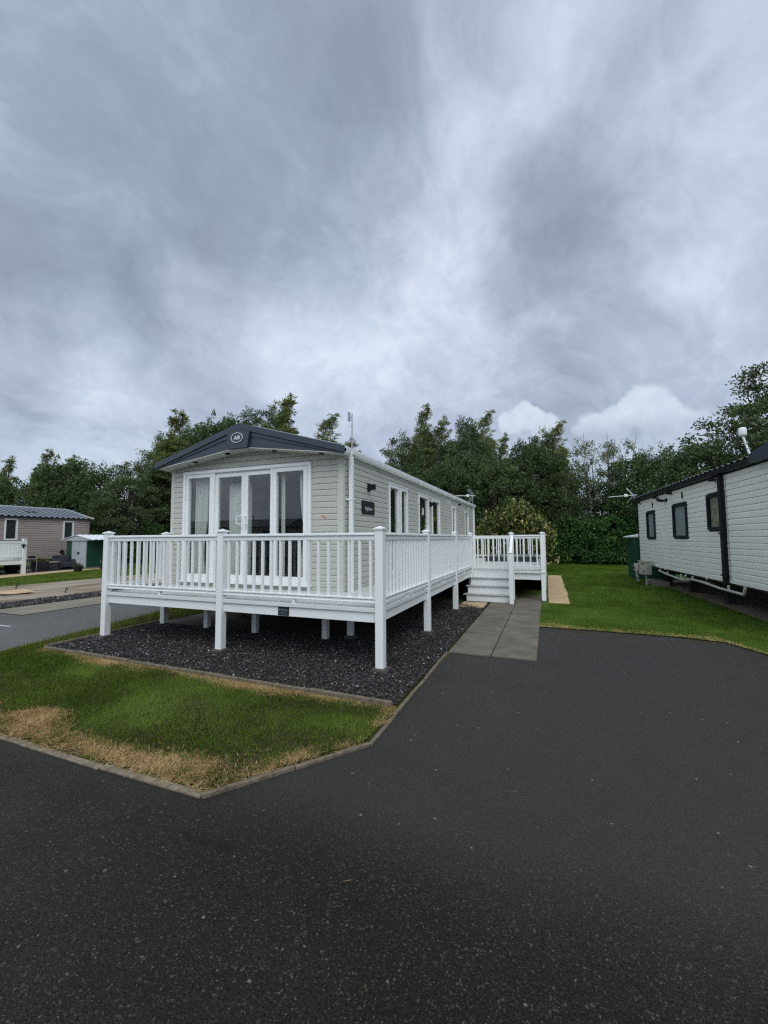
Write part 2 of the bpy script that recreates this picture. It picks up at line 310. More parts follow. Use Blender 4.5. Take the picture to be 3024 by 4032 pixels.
# ------------------------------------------------------------------ mesh helpers
ORG = {}
def org(o): return ORG.get(o.name, Vector((0, 0, 0)))
def tag(o, label=None, cat=None, group=None, kind=None):
    for k, v in (('label', label), ('category', cat), ('group', group), ('kind', kind)):
        if v: o[k] = v
    return o
def thing(name, label, cat, loc=(0, 0, 0), rotz=0.0, group=None, local=False):
    o = bpy.data.objects.new(name, None); C.objects.link(o); o.location = loc; o.rotation_euler = (0, 0, rotz); o.empty_display_size = .2
    ORG[o.name] = Vector((0, 0, 0)) if local else Vector(loc)
    return tag(o, label, cat, group)
class MB:
    def __init__(s): s.v = []; s.f = []
    def face(s, *pts):
        i = len(s.v); s.v += [tuple(p) for p in pts]; s.f.append(tuple(range(i, i+len(pts))))
    def hexa(s, p):   # 8 points: bottom ring 0-3 ccw, top ring 4-7
        i = len(s.v); s.v += [tuple(q) for q in p]
        for q in ((3, 2, 1, 0), (4, 5, 6, 7), (0, 1, 5, 4), (1, 2, 6, 5), (2, 3, 7, 6), (3, 0, 4, 7)): s.f.append(tuple(i+k for k in q))
    def box(s, x0, x1, y0, y1, z0, z1):
        s.hexa([(x0, y0, z0), (x1, y0, z0), (x1, y1, z0), (x0, y1, z0), (x0, y0, z1), (x1, y0, z1), (x1, y1, z1), (x0, y1, z1)])
    def wbox(s, P, du, n, a, b, z0, z1, n0, n1):   # box on a wall: along du, up z, out n
        P = Vector(P); du = Vector(du); n = Vector(n)
        q = lambda u, w, z: P+du*u+n*w+Vector((0, 0, z))
        s.hexa([q(a, n1, z0), q(b, n1, z0), q(b, n0, z0), q(a, n0, z0), q(a, n1, z1), q(b, n1, z1), q(b, n0, z1), q(a, n0, z1)])
    def beam(s, p, q, w, h, up=(0, 0, 1)):
        p = Vector(p); q = Vector(q); t = (q-p).normalized(); a = t.cross(Vector(up)).normalized()*w/2; b = a.cross(t).normalized()*h/2
        s.hexa([p-a-b, p+a-b, q+a-b, q-a-b, p-a+b, p+a+b, q+a+b, q-a+b])
    def prism(s, poly, y0, y1):   # polygon in xz, extruded along y
        i = len(s.v); n = len(poly)
        s.v += [(x, y0, z) for x, z in poly]+[(x, y1, z) for x, z in poly]
        s.f.append(tuple(range(i, i+n))); s.f.append(tuple(range(i+2*n-1, i+n-1, -1)))
        for k in range(n):
            j = (k+1) % n; s.f.append((i+k, i+n+k, i+n+j, i+j))
    def sheet(s, poly, z): s.face(*[(x, y, z) for x, y in poly])
    def tube(s, pts, rad, n=8, cap=True):
        pts = [Vector(p) for p in pts]; rads = rad if isinstance(rad, (list, tuple)) else [rad]*len(pts)
        i0 = len(s.v); ref = Vector((0.31, .2, 1)).normalized()
        for k, p in enumerate(pts):
            t = (pts[min(k+1, len(pts)-1)]-pts[max(k-1, 0)]).normalized()
            if abs(t.dot(ref)) > .98: a = t.cross(Vector((1, 0, 0))).normalized()
            else: a = t.cross(ref).normalized()
            b = t.cross(a)
            for j in range(n):
                an = 2*math.pi*j/n; s.v.append(tuple(p+(a*math.cos(an)+b*math.sin(an))*rads[k]))
        for k in range(len(pts)-1):
            for j in range(n):
                j2 = (j+1) % n; s.f.append((i0+k*n+j, i0+k*n+j2, i0+(k+1)*n+j2, i0+(k+1)*n+j))
        if cap:
            s.f.append(tuple(i0+j for j in range(n-1, -1, -1))); s.f.append(tuple(i0+(len(pts)-1)*n+j for j in range(n)))
    def lathe(s, prof, c, n=16):
        i0 = len(s.v)
        for r, z in prof:
            for j in range(n):
                a = 2*math.pi*j/n; s.v.append((c[0]+r*math.cos(a), c[1]+r*math.sin(a), c[2]+z))
        for k in range(len(prof)-1):
            for j in range(n):
                j2 = (j+1) % n; s.f.append((i0+k*n+j, i0+k*n+j2, i0+(k+1)*n+j2, i0+(k+1)*n+j))
        s.f.append(tuple(i0+j for j in range(n-1, -1, -1))); s.f.append(tuple(i0+(len(prof)-1)*n+j for j in range(n)))
    def build(s, name, mat, parent=None, bev=0.0, smooth=False):
        me = bpy.data.meshes.new(name)
        if parent is None:
            a = np.array(s.v); o3 = Vector(((a[:, 0].min()+a[:, 0].max())/2, (a[:, 1].min()+a[:, 1].max())/2, a[:, 2].min()))
        else: o3 = org(parent)
        me.from_pydata([(x-o3.x, y-o3.y, z-o3.z) for x, y, z in s.v], [], s.f)
        me.validate(); me.update()
        if smooth: me.polygons.foreach_set('use_smooth', [True]*len(me.polygons))
        me.materials.append(MATS[mat])
        o = bpy.data.objects.new(name, me); C.objects.link(o)
        if parent is None: o.location = o3
        else: o.parent = parent
        ORG[o.name] = o3
        if bev:
            b = o.modifiers.new('bevel', 'BEVEL'); b.width = bev; b.segments = 2; b.limit_method = 'ANGLE'; b.angle_limit = R(40)
        return o
def npmesh(name, verts, faces4, mat, col=None, parent=None, tri=False, loc=None):
    me = bpy.data.meshes.new(name); nv = len(verts); nf = len(faces4); k = 3 if tri else 4
    me.vertices.add(nv); me.vertices.foreach_set('co', np.asarray(verts, np.float32).ravel())
    me.loops.add(nf*k); me.loops.foreach_set('vertex_index', np.asarray(faces4, np.int32).ravel())
    me.polygons.add(nf); me.polygons.foreach_set('loop_start', np.arange(0, nf*k, k, dtype=np.int32))
    me.update(calc_edges=True)
    if col is not None:
        a = me.color_attributes.new('Col', 'FLOAT_COLOR', 'POINT')
        c4 = np.ones((nv, 4), np.float32); c4[:, :3] = col; a.data.foreach_set('color', c4.ravel())
    me.materials.append(MATS[mat])
    o = bpy.data.objects.new(name, me); C.objects.link(o)
    if parent is not None: o.parent = parent
    if loc: o.location = loc
    ORG[o.name] = org(parent) if parent is not None else Vector((0, 0, 0))
    return o
def copy_tree(o, parent=None):
    c = o.copy(); C.objects.link(c); c.parent = parent
    for ch in o.children: copy_tree(ch, c)
    return c
def text_mb(name, body, size, thick, mat, parent, M, shear=0.0, bold=0.0):
    cu = bpy.data.curves.new(name, 'FONT'); cu.body = body; cu.size = size; cu.extrude = thick; cu.shear = shear; cu.offset = bold
    cu.align_x = 'CENTER'; cu.align_y = 'CENTER'; cu.resolution_u = 4
    to = bpy.data.objects.new(name, cu); C.objects.link(to)
    dg = bpy.context.evaluated_depsgraph_get(); me = bpy.data.meshes.new_from_object(to.evaluated_get(dg))
    bpy.data.objects.remove(to); me.transform(M); me.transform(Matrix.Translation(-org(parent)))
    me.materials.clear(); me.materials.append(MATS[mat]); me.name = name
    o = bpy.data.objects.new(name, me); C.objects.link(o); o.parent = parent; ORG[o.name] = org(parent)
    return o
def wallM(P, du, n):     # text frame: x along du, y up, z out of the wall
    du = Vector(du).normalized(); n = Vector(n).normalized(); P = Vector(P)
    return Matrix(((du.x, 0, n.x, P.x), (du.y, 0, n.y, P.y), (du.z, 1, n.z, P.z), (0, 0, 0, 1)))
def siding(mb, P, du, n, u0, u1, z0, z1, pitch, dep, openings=(), gable=None):
    P = Vector(P); du = Vector(du); n = Vector(n)
    off = lambda t: dep if t < .72 else dep*(1-(t-.72)/.28)
    k = 0
    while z0+k*pitch < z1-1e-6:
        zb = z0+k*pitch; zt = min(zb+pitch, z1); k += 1
        br = sorted({zb, zt, min(zb+.72*pitch, zt)} | {z for o in openings for z in o[2:] if zb < z < zt})
        lip = True
        for a, b in zip(br[:-1], br[1:]):
            if b-a < 1e-6: continue
            mid = (a+b)/2; iv = [(u0, u1)]
            for (ua, ub, za, zc) in openings:
                if za < mid < zc:
                    nv = []
                    for (p, q) in iv:
                        if ub <= p or ua >= q: nv.append((p, q)); continue
                        if p < ua: nv.append((p, ua))
                        if ub < q: nv.append((ub, q))
                    iv = nv
            oa, ob = off((a-zb)/pitch), off((b-zb)/pitch)
            for (p, q) in iv:
                pa, qa, pb, qb = p, q, p, q
                if gable:
                    uc, zr, sl = gable; ha = max(0, (zr-a)/sl); hb = max(0, (zr-b)/sl)
                    pa = max(p, uc-ha); qa = min(q, uc+ha); pb = max(p, uc-hb); qb = min(q, uc+hb)
                    if qa <= pa: continue
                    if qb < pb: pb = qb = (pb+qb)/2
                X = lambda u, z, w: P+du*u+n*w+Vector((0, 0, z))
                mb.face(X(pa, a, oa), X(qa, a, oa), X(qb, b, ob), X(pb, b, ob))
                if abs(a-zb) < 1e-6: mb.face(X(pa, a, 0), X(qa, a, 0), X(qa, a, oa), X(pa, a, oa))
def frame(mb, P, du, n, a, b, z0, z1, w, n0, n1, wb=None, wt=None):
    wb = w if wb is None else wb; wt = w if wt is None else wt
    mb.wbox(P, du, n, a, a+w, z0, z1, n0, n1); mb.wbox(P, du, n, b-w, b, z0, z1, n0, n1)
    mb.wbox(P, du, n, a+w, b-w, z0, z0+wb, n0, n1); mb.wbox(P, du, n, a+w, b-w, z1-wt, z1, n0, n1)
def pantiles(mb, P, du, up, L, Wd, pu=.25, row=.32, amp=.018, step=.018):
    P = Vector(P); du = Vector(du).normalized(); up = Vector(up).normalized(); n = du.cross(up).normalized()
    if n.z < 0: n = -n
    nu = int(L/pu*6); lines = []
    k = 0
    while k*row < Wd-1e-6:
        w0 = k*row; w1 = min(w0+row, Wd); k += 1
        lines += [(w0, step), (w1-.001, 0.0)]
    i0 = len(mb.v)
    for (w, h) in lines:
        for j in range(nu+1):
            u = L*j/nu; ph = (u/pu) % 1.0
            z = amp*math.sin(2*math.pi*ph)*(1.0 if ph < .5 else .7)
            mb.v.append(tuple(P+du*u+up*w+n*(h+z)))
    for l in range(len(lines)-1):
        for j in range(nu):
            a = i0+l*(nu+1)+j; mb.f.append((a, a+1, a+nu+2, a+nu+1))

UX, UY = (1, 0, 0), (0, 1, 0)
# ------------------------------------------------------------------ ground, roads, paths
def structure(name, mb, mat, **kw): return tag(mb.build(name, mat, **kw), kind='structure')
def sheet(name, poly, z, mat):
    b = MB(); b.sheet(poly, z); return structure(name, b, mat)
sheet('ground', [(-1500, -1500), (1500, -1500), (1500, 1500), (-1500, 1500)], -.034, 'far_grass')
sheet('driveway', [(-60, -60), (60, -60), (60, 8.06), (-1.3, 8.06), (-1.3, 5.80), (-1.38, 3.06), (-2.1, 2.06), (-60, 2.06)], -.010, 'asphalt')
sheet('road', [(-60, 2.06), (-7.35, 2.06), (-7.35, 3.4), (-7.75, 5.28), (-8.2, 6.9), (-8.9, 10), (-9.6, 16), (-10.0, 40), (-10.62, 40), (-10.62, 5.45), (-60, 5.45)], -.010, 'asphalt_road')
LAWN_A = [(-7.45, 2.14), (-2.12, 2.14), (-1.40, 3.06), (-1.40, 3.74), (-6.95, 3.88), (-7.06, 3.95), (-7.06, 22), (-9.6, 22), (-9.2, 14), (-8.85, 10), (-8.15, 6.9), (-7.72, 5.28), (-7.35, 3.4)]
LAWN_B = [(-.165, 8.0), (.6, 8.02), (1.3, 7.98), (2.0, 7.94), (2.48, 7.78), (2.74, 7.15), (2.86, 6.4), (3.2, 5.2), (60, 5), (60, 45), (-7.0, 45), (-7.0, 19.5), (-.165, 19.5)]
LAWN_C = [(-60, 5.45), (-17.75, 5.45), (-17.75, 40), (-60, 40)]
sheet('lawn', LAWN_A, .004, 'soil'); sheet('lawn.001', LAWN_B, .004, 'far_grass'); sheet('lawn.002', LAWN_C, .004, 'far_grass')
sheet('concrete_base', [(-7.05, 5.86), (-2.6, 6.02), (-2.6, 19.4), (-7.05, 19.4)], .006, 'concrete_dark')
sheet('gravel_bed', [(-7.02, 3.88), (-1.40, 3.76), (-1.37, 5.79), (-1.37, 10.5), (-2.6, 10.5), (-2.6, 6.02), (-7.02, 5.86)], -.004, 'soil')
sheet('concrete_strip', [(-12.0, 5.46), (-10.62, 5.46), (-10.62, 40), (-12.0, 40)], .002, 'concrete')
sheet('slate_strip', [(-13.12, 5.46), (-12.0, 5.46), (-12.0, 40), (-13.12, 40)], -.004, 'soil')
sheet('concrete_base.001', [(-17.8, 5.46), (-13.12, 5.46), (-13.12, 40), (-17.8, 40)], .006, 'sandy_concrete')
# road paint flecks by the verge
b = MB(); b.sheet([(-9.95, 4.62), (-9.5, 4.65), (-9.40, 4.69), (-9.62, 4.71), (-10.0, 4.68)], -.004); structure('road_marking', b, 'white_paint')
# slab path up to the steps
b = MB()
for i in range(2):
    for j in range(10):
        x0 = -1.345+i*.592; y0 = 5.80+j*.652
        zj = .012+rnd.uniform(-.003, .003)
        b.box(x0+.005, x0+.583, y0+.007, y0+.642, -.03, zj)
structure('path', b, 'grey_paving', bev=.004)
# buff slabs beside the landing, one by the gravel
b = MB()
for j in range(10):
    for i in range(1):
        b.box(-.01+rnd.uniform(-.01, .01), .49+rnd.uniform(-.02, .02), 10.92+j*.8, 11.70+j*.8, -.02, .016+rnd.uniform(0, .006))
structure('path.001', b, 'buff_paving', bev=.005)
b = MB(); b.box(-1.99, -1.41, 9.60, 10.42, -.02, .022); tag(b.build('paving_slab', 'buff_paving', bev=.005), 'single buff paving slab lying on slate chippings at foot of steps', 'paving slab')
# buff path of the far plot
b = MB(); b.face((-23.3, 6, .012), (-21.6, 6, .012), (-22.05, 10.5, .012), (-23.3, 14.3, .012), (-23.6, 17.2, .012), (-24.3, 17.2, .012), (-24.3, 14.2, .012)); structure('path.002', b, 'buff_paving')
sheet('concrete_base.002', [(-28.5, 5.6), (-23.25, 5.6), (-24.0, 18.2), (-28.5, 18.2)], .008, 'concrete_dark')
# kerbs and edgings
def edging(name, pts, w, h, mat, seg=.9, z0=-.05):
    b = MB()
    for p, q in zip(pts[:-1], pts[1:]):
        p = Vector(p); q = Vector(q); L = (q-p).length; n = max(1, round(L/seg)); t = (q-p)/L; s = Vector((-t.y, t.x, 0))
        for k in range(n):
            a = p+t*(L*k/n+.003); e = p+t*(L*(k+1)/n-.003)
            j = Vector((0, 0, rnd.uniform(-.008, .008))); ja = s*rnd.uniform(-.008, .008); je = s*rnd.uniform(-.008, .008)
            za = Vector((0, 0, h))+j; m = 4
            for i in range(m):
                a2 = a+(e-a)*(i/m)+ja*(1-i/m)+je*(i/m); e2 = a+(e-a)*((i+1)/m)+ja*(1-(i+1)/m)+je*((i+1)/m)
                zz = Vector((0, 0, z0))
                b.hexa([a2-s*w/2+zz, e2-s*w/2+zz, e2+s*w/2+zz, a2+s*w/2+zz, a2-s*w/2+za, e2-s*w/2+za, e2+s*w/2+za, a2+s*w/2+za])
    return structure(name, b, mat, bev=.006)
edging('kerb', [(-9.5, 2.065, 0), (-2.06, 2.065, 0)], .052, .002, 'kerb_stone')
edging('kerb.001', [(-2.06, 2.06, 0), (-1.34, 3.03, 0), (-1.352, 5.79, 0)], .034, .010, 'edging', .6)
edging('kerb.002', [(-6.98, 3.90, 0), (-1.42, 3.76, 0)], .045, .042, 'edging', .9)
edging('kerb.003', [(-7.03, 3.92, 0), (-7.06, 6.0, 0)], .045, .045, 'edging', .9)
edging('kerb.004', [(-7.42, 2.2, 0), (-7.42, 3.4, 0), (-7.76, 5.28, 0), (-8.2, 6.9, 0), (-8.88, 10, 0)], .05, .02, 'edging', .9)

# ------------------------------------------------------------------ numpy scatter: grass, chips, leaves
def inpoly(x, y, poly):
    c = np.zeros(len(x), bool); n = len(poly)
    for i in range(n):
        x1, y1 = poly[i]; x2, y2 = poly[(i+1) % n]
        if y1 == y2: continue
        k = ((y1 > y) != (y2 > y)) & (x < (x2-x1)*(y-y1)/(y2-y1)+x1); c ^= k
    return c
def vnoise(x, y, s, seed):
    g = np.random.default_rng(seed).random((64, 64)); X = x*s+1000; Y = y*s+1000
    i = np.floor(X).astype(int); j = np.floor(Y).astype(int); fx = X-i; fy = Y-j; fx = fx*fx*(3-2*fx); fy = fy*fy*(3-2*fy)
    G = lambda a, b: g[a % 64, b % 64]
    return (G(i, j)*(1-fx)+G(i+1, j)*fx)*(1-fy)+(G(i, j+1)*(1-fx)+G(i+1, j+1)*fx)*fy
def fbm(x, y, s, seed): return (vnoise(x, y, s, seed)+.5*vnoise(x, y, s*2.1, seed+1)+.25*vnoise(x, y, s*4.3, seed+2))/1.75
def segdist(x, y, a, b):
    ax, ay = a; bx, by = b; dx, dy = bx-ax, by-ay
    t = np.clip(((x-ax)*dx+(y-ay)*dy)/(dx*dx+dy*dy), 0, 1); return np.hypot(x-ax-t*dx, y-ay-t*dy)
GREEN = np.array([(.042, .070, .004), (.066, .100, .006), (.094, .130, .009), (.130, .165, .020)])
STRAW = np.array([(.52, .345, .165), (.40, .25, .115), (.62, .45, .25), (.28, .17, .075)])
def grass(name, poly, n, ln, wd, seed, label, straw=None, keep=None, lay=.8, z=.004, gain=1.0, tint=(1, 1, 1)):
    g = np.random.default_rng(seed); P = np.array(poly)
    lo, hi = P.min(0), P.max(0)
    x = g.uniform(lo[0], hi[0], n*4); y = g.uniform(lo[1], hi[1], n*4)
    k = inpoly(x, y, poly)
    if keep is not None: k &= keep(x, y)
    x = x[k][:n]; y = y[k][:n]; n = len(x)
    s = straw(x, y) if straw is not None else np.zeros(n)
    isS = g.random(n) < s
    tuft = fbm(x, y, 2.2, seed+5)
    L = g.uniform(*ln, n)*(.55+.9*tuft)*np.where(isS, .9, 1.0)
    a = g.uniform(0, 2*np.pi, n); wob = fbm(x, y, 1.3, seed+9)*6.28; a = np.where(g.random(n) < .5, a, wob*2+g.normal(0, .5, n))
    lean = np.clip(g.normal(lay, .35, n), .1, 1.35)+np.where(isS, .45, 0); lean = np.minimum(lean, 1.45)
    dx, dy = np.cos(a), np.sin(a)
    w = wd*g.uniform(.6, 1.3, n)
    base = np.stack([x, y, np.full(n, z)], 1); sd = np.stack([-dy, dx, np.zeros(n)], 1)*w[:, None]/2
    tip = base+np.stack([dx*np.sin(lean), dy*np.sin(lean), np.cos(lean)], 1)*L[:, None]
    tip[:, 2] = np.maximum(tip[:, 2], z+.008+.01*g.random(n))
    V = np.stack([base-sd, base+sd, tip], 1).reshape(-1, 3)
    F = np.arange(3*n).reshape(-1, 3)
    tone = np.clip(fbm(x, y, 1.4, seed+3)*1.0+.02+g.normal(0, .26, n), 0, .999)
    cg = GREEN[(tone*4).astype(int)]*np.array(tint); cs = STRAW[g.integers(0, 4, n)]
    col = np.where(isS[:, None], cs, cg)*g.uniform(.75, 1.25, n)[:, None]*gain
    # dry tips here and there
    dry = (g.random(n) < .05)[:, None]; col = np.where(dry, col*.4+.6*np.array((.22, .19, .07)), col)
    c3 = np.repeat(col, 3, 0)
    o = npmesh(name, V, F, 'grass_blades', c3, tri=True)
    return tag(o, label, 'grass', kind='stuff')
def strawA(x, y):
    nz = fbm(x, y, 1.6, 71); n2 = fbm(x, y, 5, 75)
    front = np.clip((.20+1.0*nz-.27+.28*np.clip((-x-2.5)/4, 0, 1)-(y-2.12))*4, 0, 1)*np.clip((-1.9-x)*3, 0, 1)
    front = np.maximum(front, np.clip((.13-(y-2.12))*9, 0, .85))*np.clip(.6+1.6*(n2-.3), .45, 1)
    d1 = segdist(x, y, (-2.06, 2.06), (-1.36, 3.05)); d2 = segdist(x, y, (-1.36, 3.05), (-1.36, 3.76))
    side = np.clip((.11+.42*(nz-.32)-np.minimum(d1, d2))*7, 0, 1)*np.clip(.4+1.6*(n2-.3), .2, 1)
    back = np.clip((.06+.46*(nz-.30)-segdist(x, y, (-7.2, 3.88), (-1.42, 3.74)))*6, 0, 1)*.95*(x > -7.3)
    return np.maximum(np.maximum(front, side), back)
PA = [(-7.45, 2.13), (-2.10, 2.13), (-1.38, 3.06), (-1.38, 3.74), (-6.95, 3.87), (-7.06, 3.95), (-7.06, 4.1), (-7.4, 4.1), (-7.38, 3.4)]
PAL = [(-7.06, 3.95), (-7.06, 14), (-9.2, 14), (-8.85, 10), (-8.17, 6.9), (-7.74, 5.28), (-7.37, 3.6)]
grass('grass', PA, 160000, (.018, .046), .0040, 1, 'short green grass with scorched straw edges in front of the raised deck', strawA, lay=1.02, gain=1.14, tint=(.92, 1.02, 1.5))
grass('grass.001', [(-4.6, 2.075), (-2.07, 2.075), (-1.34, 3.06), (-1.36, 3.75), (-6.9, 3.86), (-7.42, 3.2), (-7.42, 2.075)], 21000, (.05, .11), .0036, 2, 'flattened dry straw lying along the kerbs of the front verge', strawA, keep=lambda x, y: strawA(x, y) > .45, lay=1.25)
grass('grass.002', PAL, 30000, (.05, .15), .0055, 3, 'longer rough grass strip between far road and slate bed', lambda x, y: np.full(len(x), .04), lay=.55)
def keepB(x, y): return ~((x < .52) & (y > 10.9) & (y < 19.2)) & (x < 3.74+np.maximum(0, 8.6-y)) & ~((x < .0) & (y > 10.2))
def strawB(x, y): return np.clip((.20+.5*(fbm(x, y, 2, 31)-.35)-np.abs(y-np.interp(x, [0, 1.3, 2, 2.48, 2.74, 2.9], [8.0, 7.98, 7.94, 7.78, 7.15, 6.4])))*8, 0, 1)*.8
PB = [(-.19, 8.0), (.6, 7.98), (1.3, 7.95), (2.0, 7.92), (2.48, 7.76), (2.72, 7.15), (2.84, 6.4), (3.15, 5.4), (4.2, 5.4), (3.8, 12), (-.19, 12)]
grass('grass.003', PB, 70000, (.02, .05), .0055, 4, 'mown green lawn beside the asphalt drive', strawB, keep=keepB, lay=1.0, gain=1.08, tint=(.80, 1.02, .8))
grass('grass.004', [(.45, 12), (3.8, 12), (3.5, 18), (6, 19), (6, 28.4), (-2, 28.4), (-2, 19.2), (.45, 19.2)], 50000, (.03, .075), .010, 5, 'mown lawn running back to the hedge', keep=keepB, lay=.95, gain=1.05, tint=(.80, 1.02, .8))
grass('grass.005', [(-17.75, 5.6), (-17.75, 24), (-23.6, 24), (-23.9, 17), (-22.1, 10.5), (-21.6, 5.6)], 40000, (.03, .07), .014, 6, 'lawn strip of the far plot across the road', lay=.9, gain=1.25)
def chips(name, poly, n, size, seed, label, keep=None, white=.03, bright=1.0):
    g = np.random.default_rng(seed); P = np.array(poly); lo, hi = P.min(0), P.max(0)
    x = g.uniform(lo[0], hi[0], n*3); y = g.uniform(lo[1], hi[1], n*3); k = inpoly(x, y, poly)
    if keep is not None: k &= keep(x, y)
    x = x[k][:n]; y = y[k][:n]; n = len(x)
    base = np.array([(1, 0, 0), (-1, 0, 0), (0, 1, 0), (0, -1, 0), (0, 0, 1), (0, 0, -1)], float)
    base = base[None]*g.uniform(.55, 1.25, (n, 6, 1)); base += g.normal(0, .16, (n, 6, 3))
    sz = g.uniform(*size, n)*np.where(g.random(n) < .1, 1.45, 1)
    S = np.stack([sz, sz*g.uniform(.55, .9, n), sz*g.uniform(.25, .5, n)], 1)
    base *= S[:, None, :]
    a = g.uniform(0, 6.28, n); ti = g.normal(0, .65, n)
    ca, sa, ct, st = np.cos(a), np.sin(a), np.cos(ti), np.sin(ti)
    X, Y, Z = base[..., 0], base[..., 1], base[..., 2]
    Y2 = Y*ct[:, None]-Z*st[:, None]; Z2 = Y*st[:, None]+Z*ct[:, None]
    Xr = X*ca[:, None]-Y2*sa[:, None]; Yr = X*sa[:, None]+Y2*ca[:, None]
    h = g.uniform(.0, .022, n)+.012*fbm(x, y, 3, seed+1)
    V = np.stack([Xr+x[:, None], Yr+y[:, None], Z2+h[:, None]], 2).reshape(-1, 3)
    f = np.array([(0, 2, 4), (2, 1, 4), (1, 3, 4), (3, 0, 4), (2, 0, 5), (1, 2, 5), (3, 1, 5), (0, 3, 5)])
    F = (f[None]+6*np.arange(n)[:, None, None]).reshape(-1, 3)
    t = g.random(n); c = np.array((.043, .042, .045))[None]*(.42+2.4*t[:, None]**2.2)
    w = g.random(n) < white; c[w] = np.array((.42, .41, .38))*g.uniform(.6, 1.15, (w.sum(), 1))
    br = (g.random(n) < .06) & ~w; c[br] = (.075, .058, .045)
    o = npmesh(name, V, F, 'stone_chips', np.repeat(c*bright, 6, 0), tri=True)
    return tag(o, label, 'gravel', kind='stuff')
PG = [(-7.02, 3.91), (-1.40, 3.78), (-1.375, 5.79), (-1.375, 9.62), (-2.6, 10.6), (-2.6, 6.02), (-7.02, 5.86)]
chips('slate_chippings', PG, 46000, (.0095, .0185), 11, 'dark purple grey slate chippings flecked white under the deck')
chips('slate_chippings.001', [(-13.1, 5.5), (-12.0, 5.5), (-12.0, 13), (-13.1, 13)], 4200, (.022, .045), 12, 'strip of dark slate chippings along the empty concrete plot', white=.015, bright=1.15)

def leafset(g, cen, rad, cnt, size, bias, cols, spread=1.0, var=.25, shell=False):
    """diamond leaves in clumps; cen (n,3), rad (n,3)"""
    n = len(cen)*cnt
    c = np.repeat(cen, cnt, 0); r = np.repeat(rad, cnt, 0)
    q = g.normal(0, 1, (n, 3)); q /= np.linalg.norm(q, axis=1)[:, None]; q *= (g.random(n)**(.2 if shell else .5))[:, None]
    p = c+q*r
    ax = g.normal(0, 1, (n, 3))*spread+np.asarray(bias); ax /= np.linalg.norm(ax, axis=1)[:, None]
    sd = np.cross(ax, g.normal(0, 1, (n, 3))); sd /= np.linalg.norm(sd, axis=1)[:, None]+1e-9
    L = size[0]*g.uniform(.6, 1.35, n)[:, None]; Wd = size[1]*g.uniform(.7, 1.25, n)[:, None]
    V = np.stack([p, p+ax*L*.45+sd*Wd*.5, p+ax*L, p+ax*L*.45-sd*Wd*.5], 1).reshape(-1, 3)
    F = np.arange(4*n).reshape(-1, 4)
    cc = np.asarray(cols); ci = g.integers(0, len(cc), n)
    clump = np.repeat(g.uniform(1-var, 1+var, len(cen)), cnt)
    col = cc[ci]*(clump*g.uniform(.8, 1.2, n))[:, None]
    return V, F, np.repeat(col, 4, 0)
def joinset(sets):
    V, F, K = [], [], []; o = 0
    for v, f, k in sets: V.append(v); F.append(f+o); K.append(k); o += len(v)
    return np.concatenate(V), np.concatenate(F), np.concatenate(K)
PROTO = bpy.data.collections.new('unused')    # never linked: source meshes only
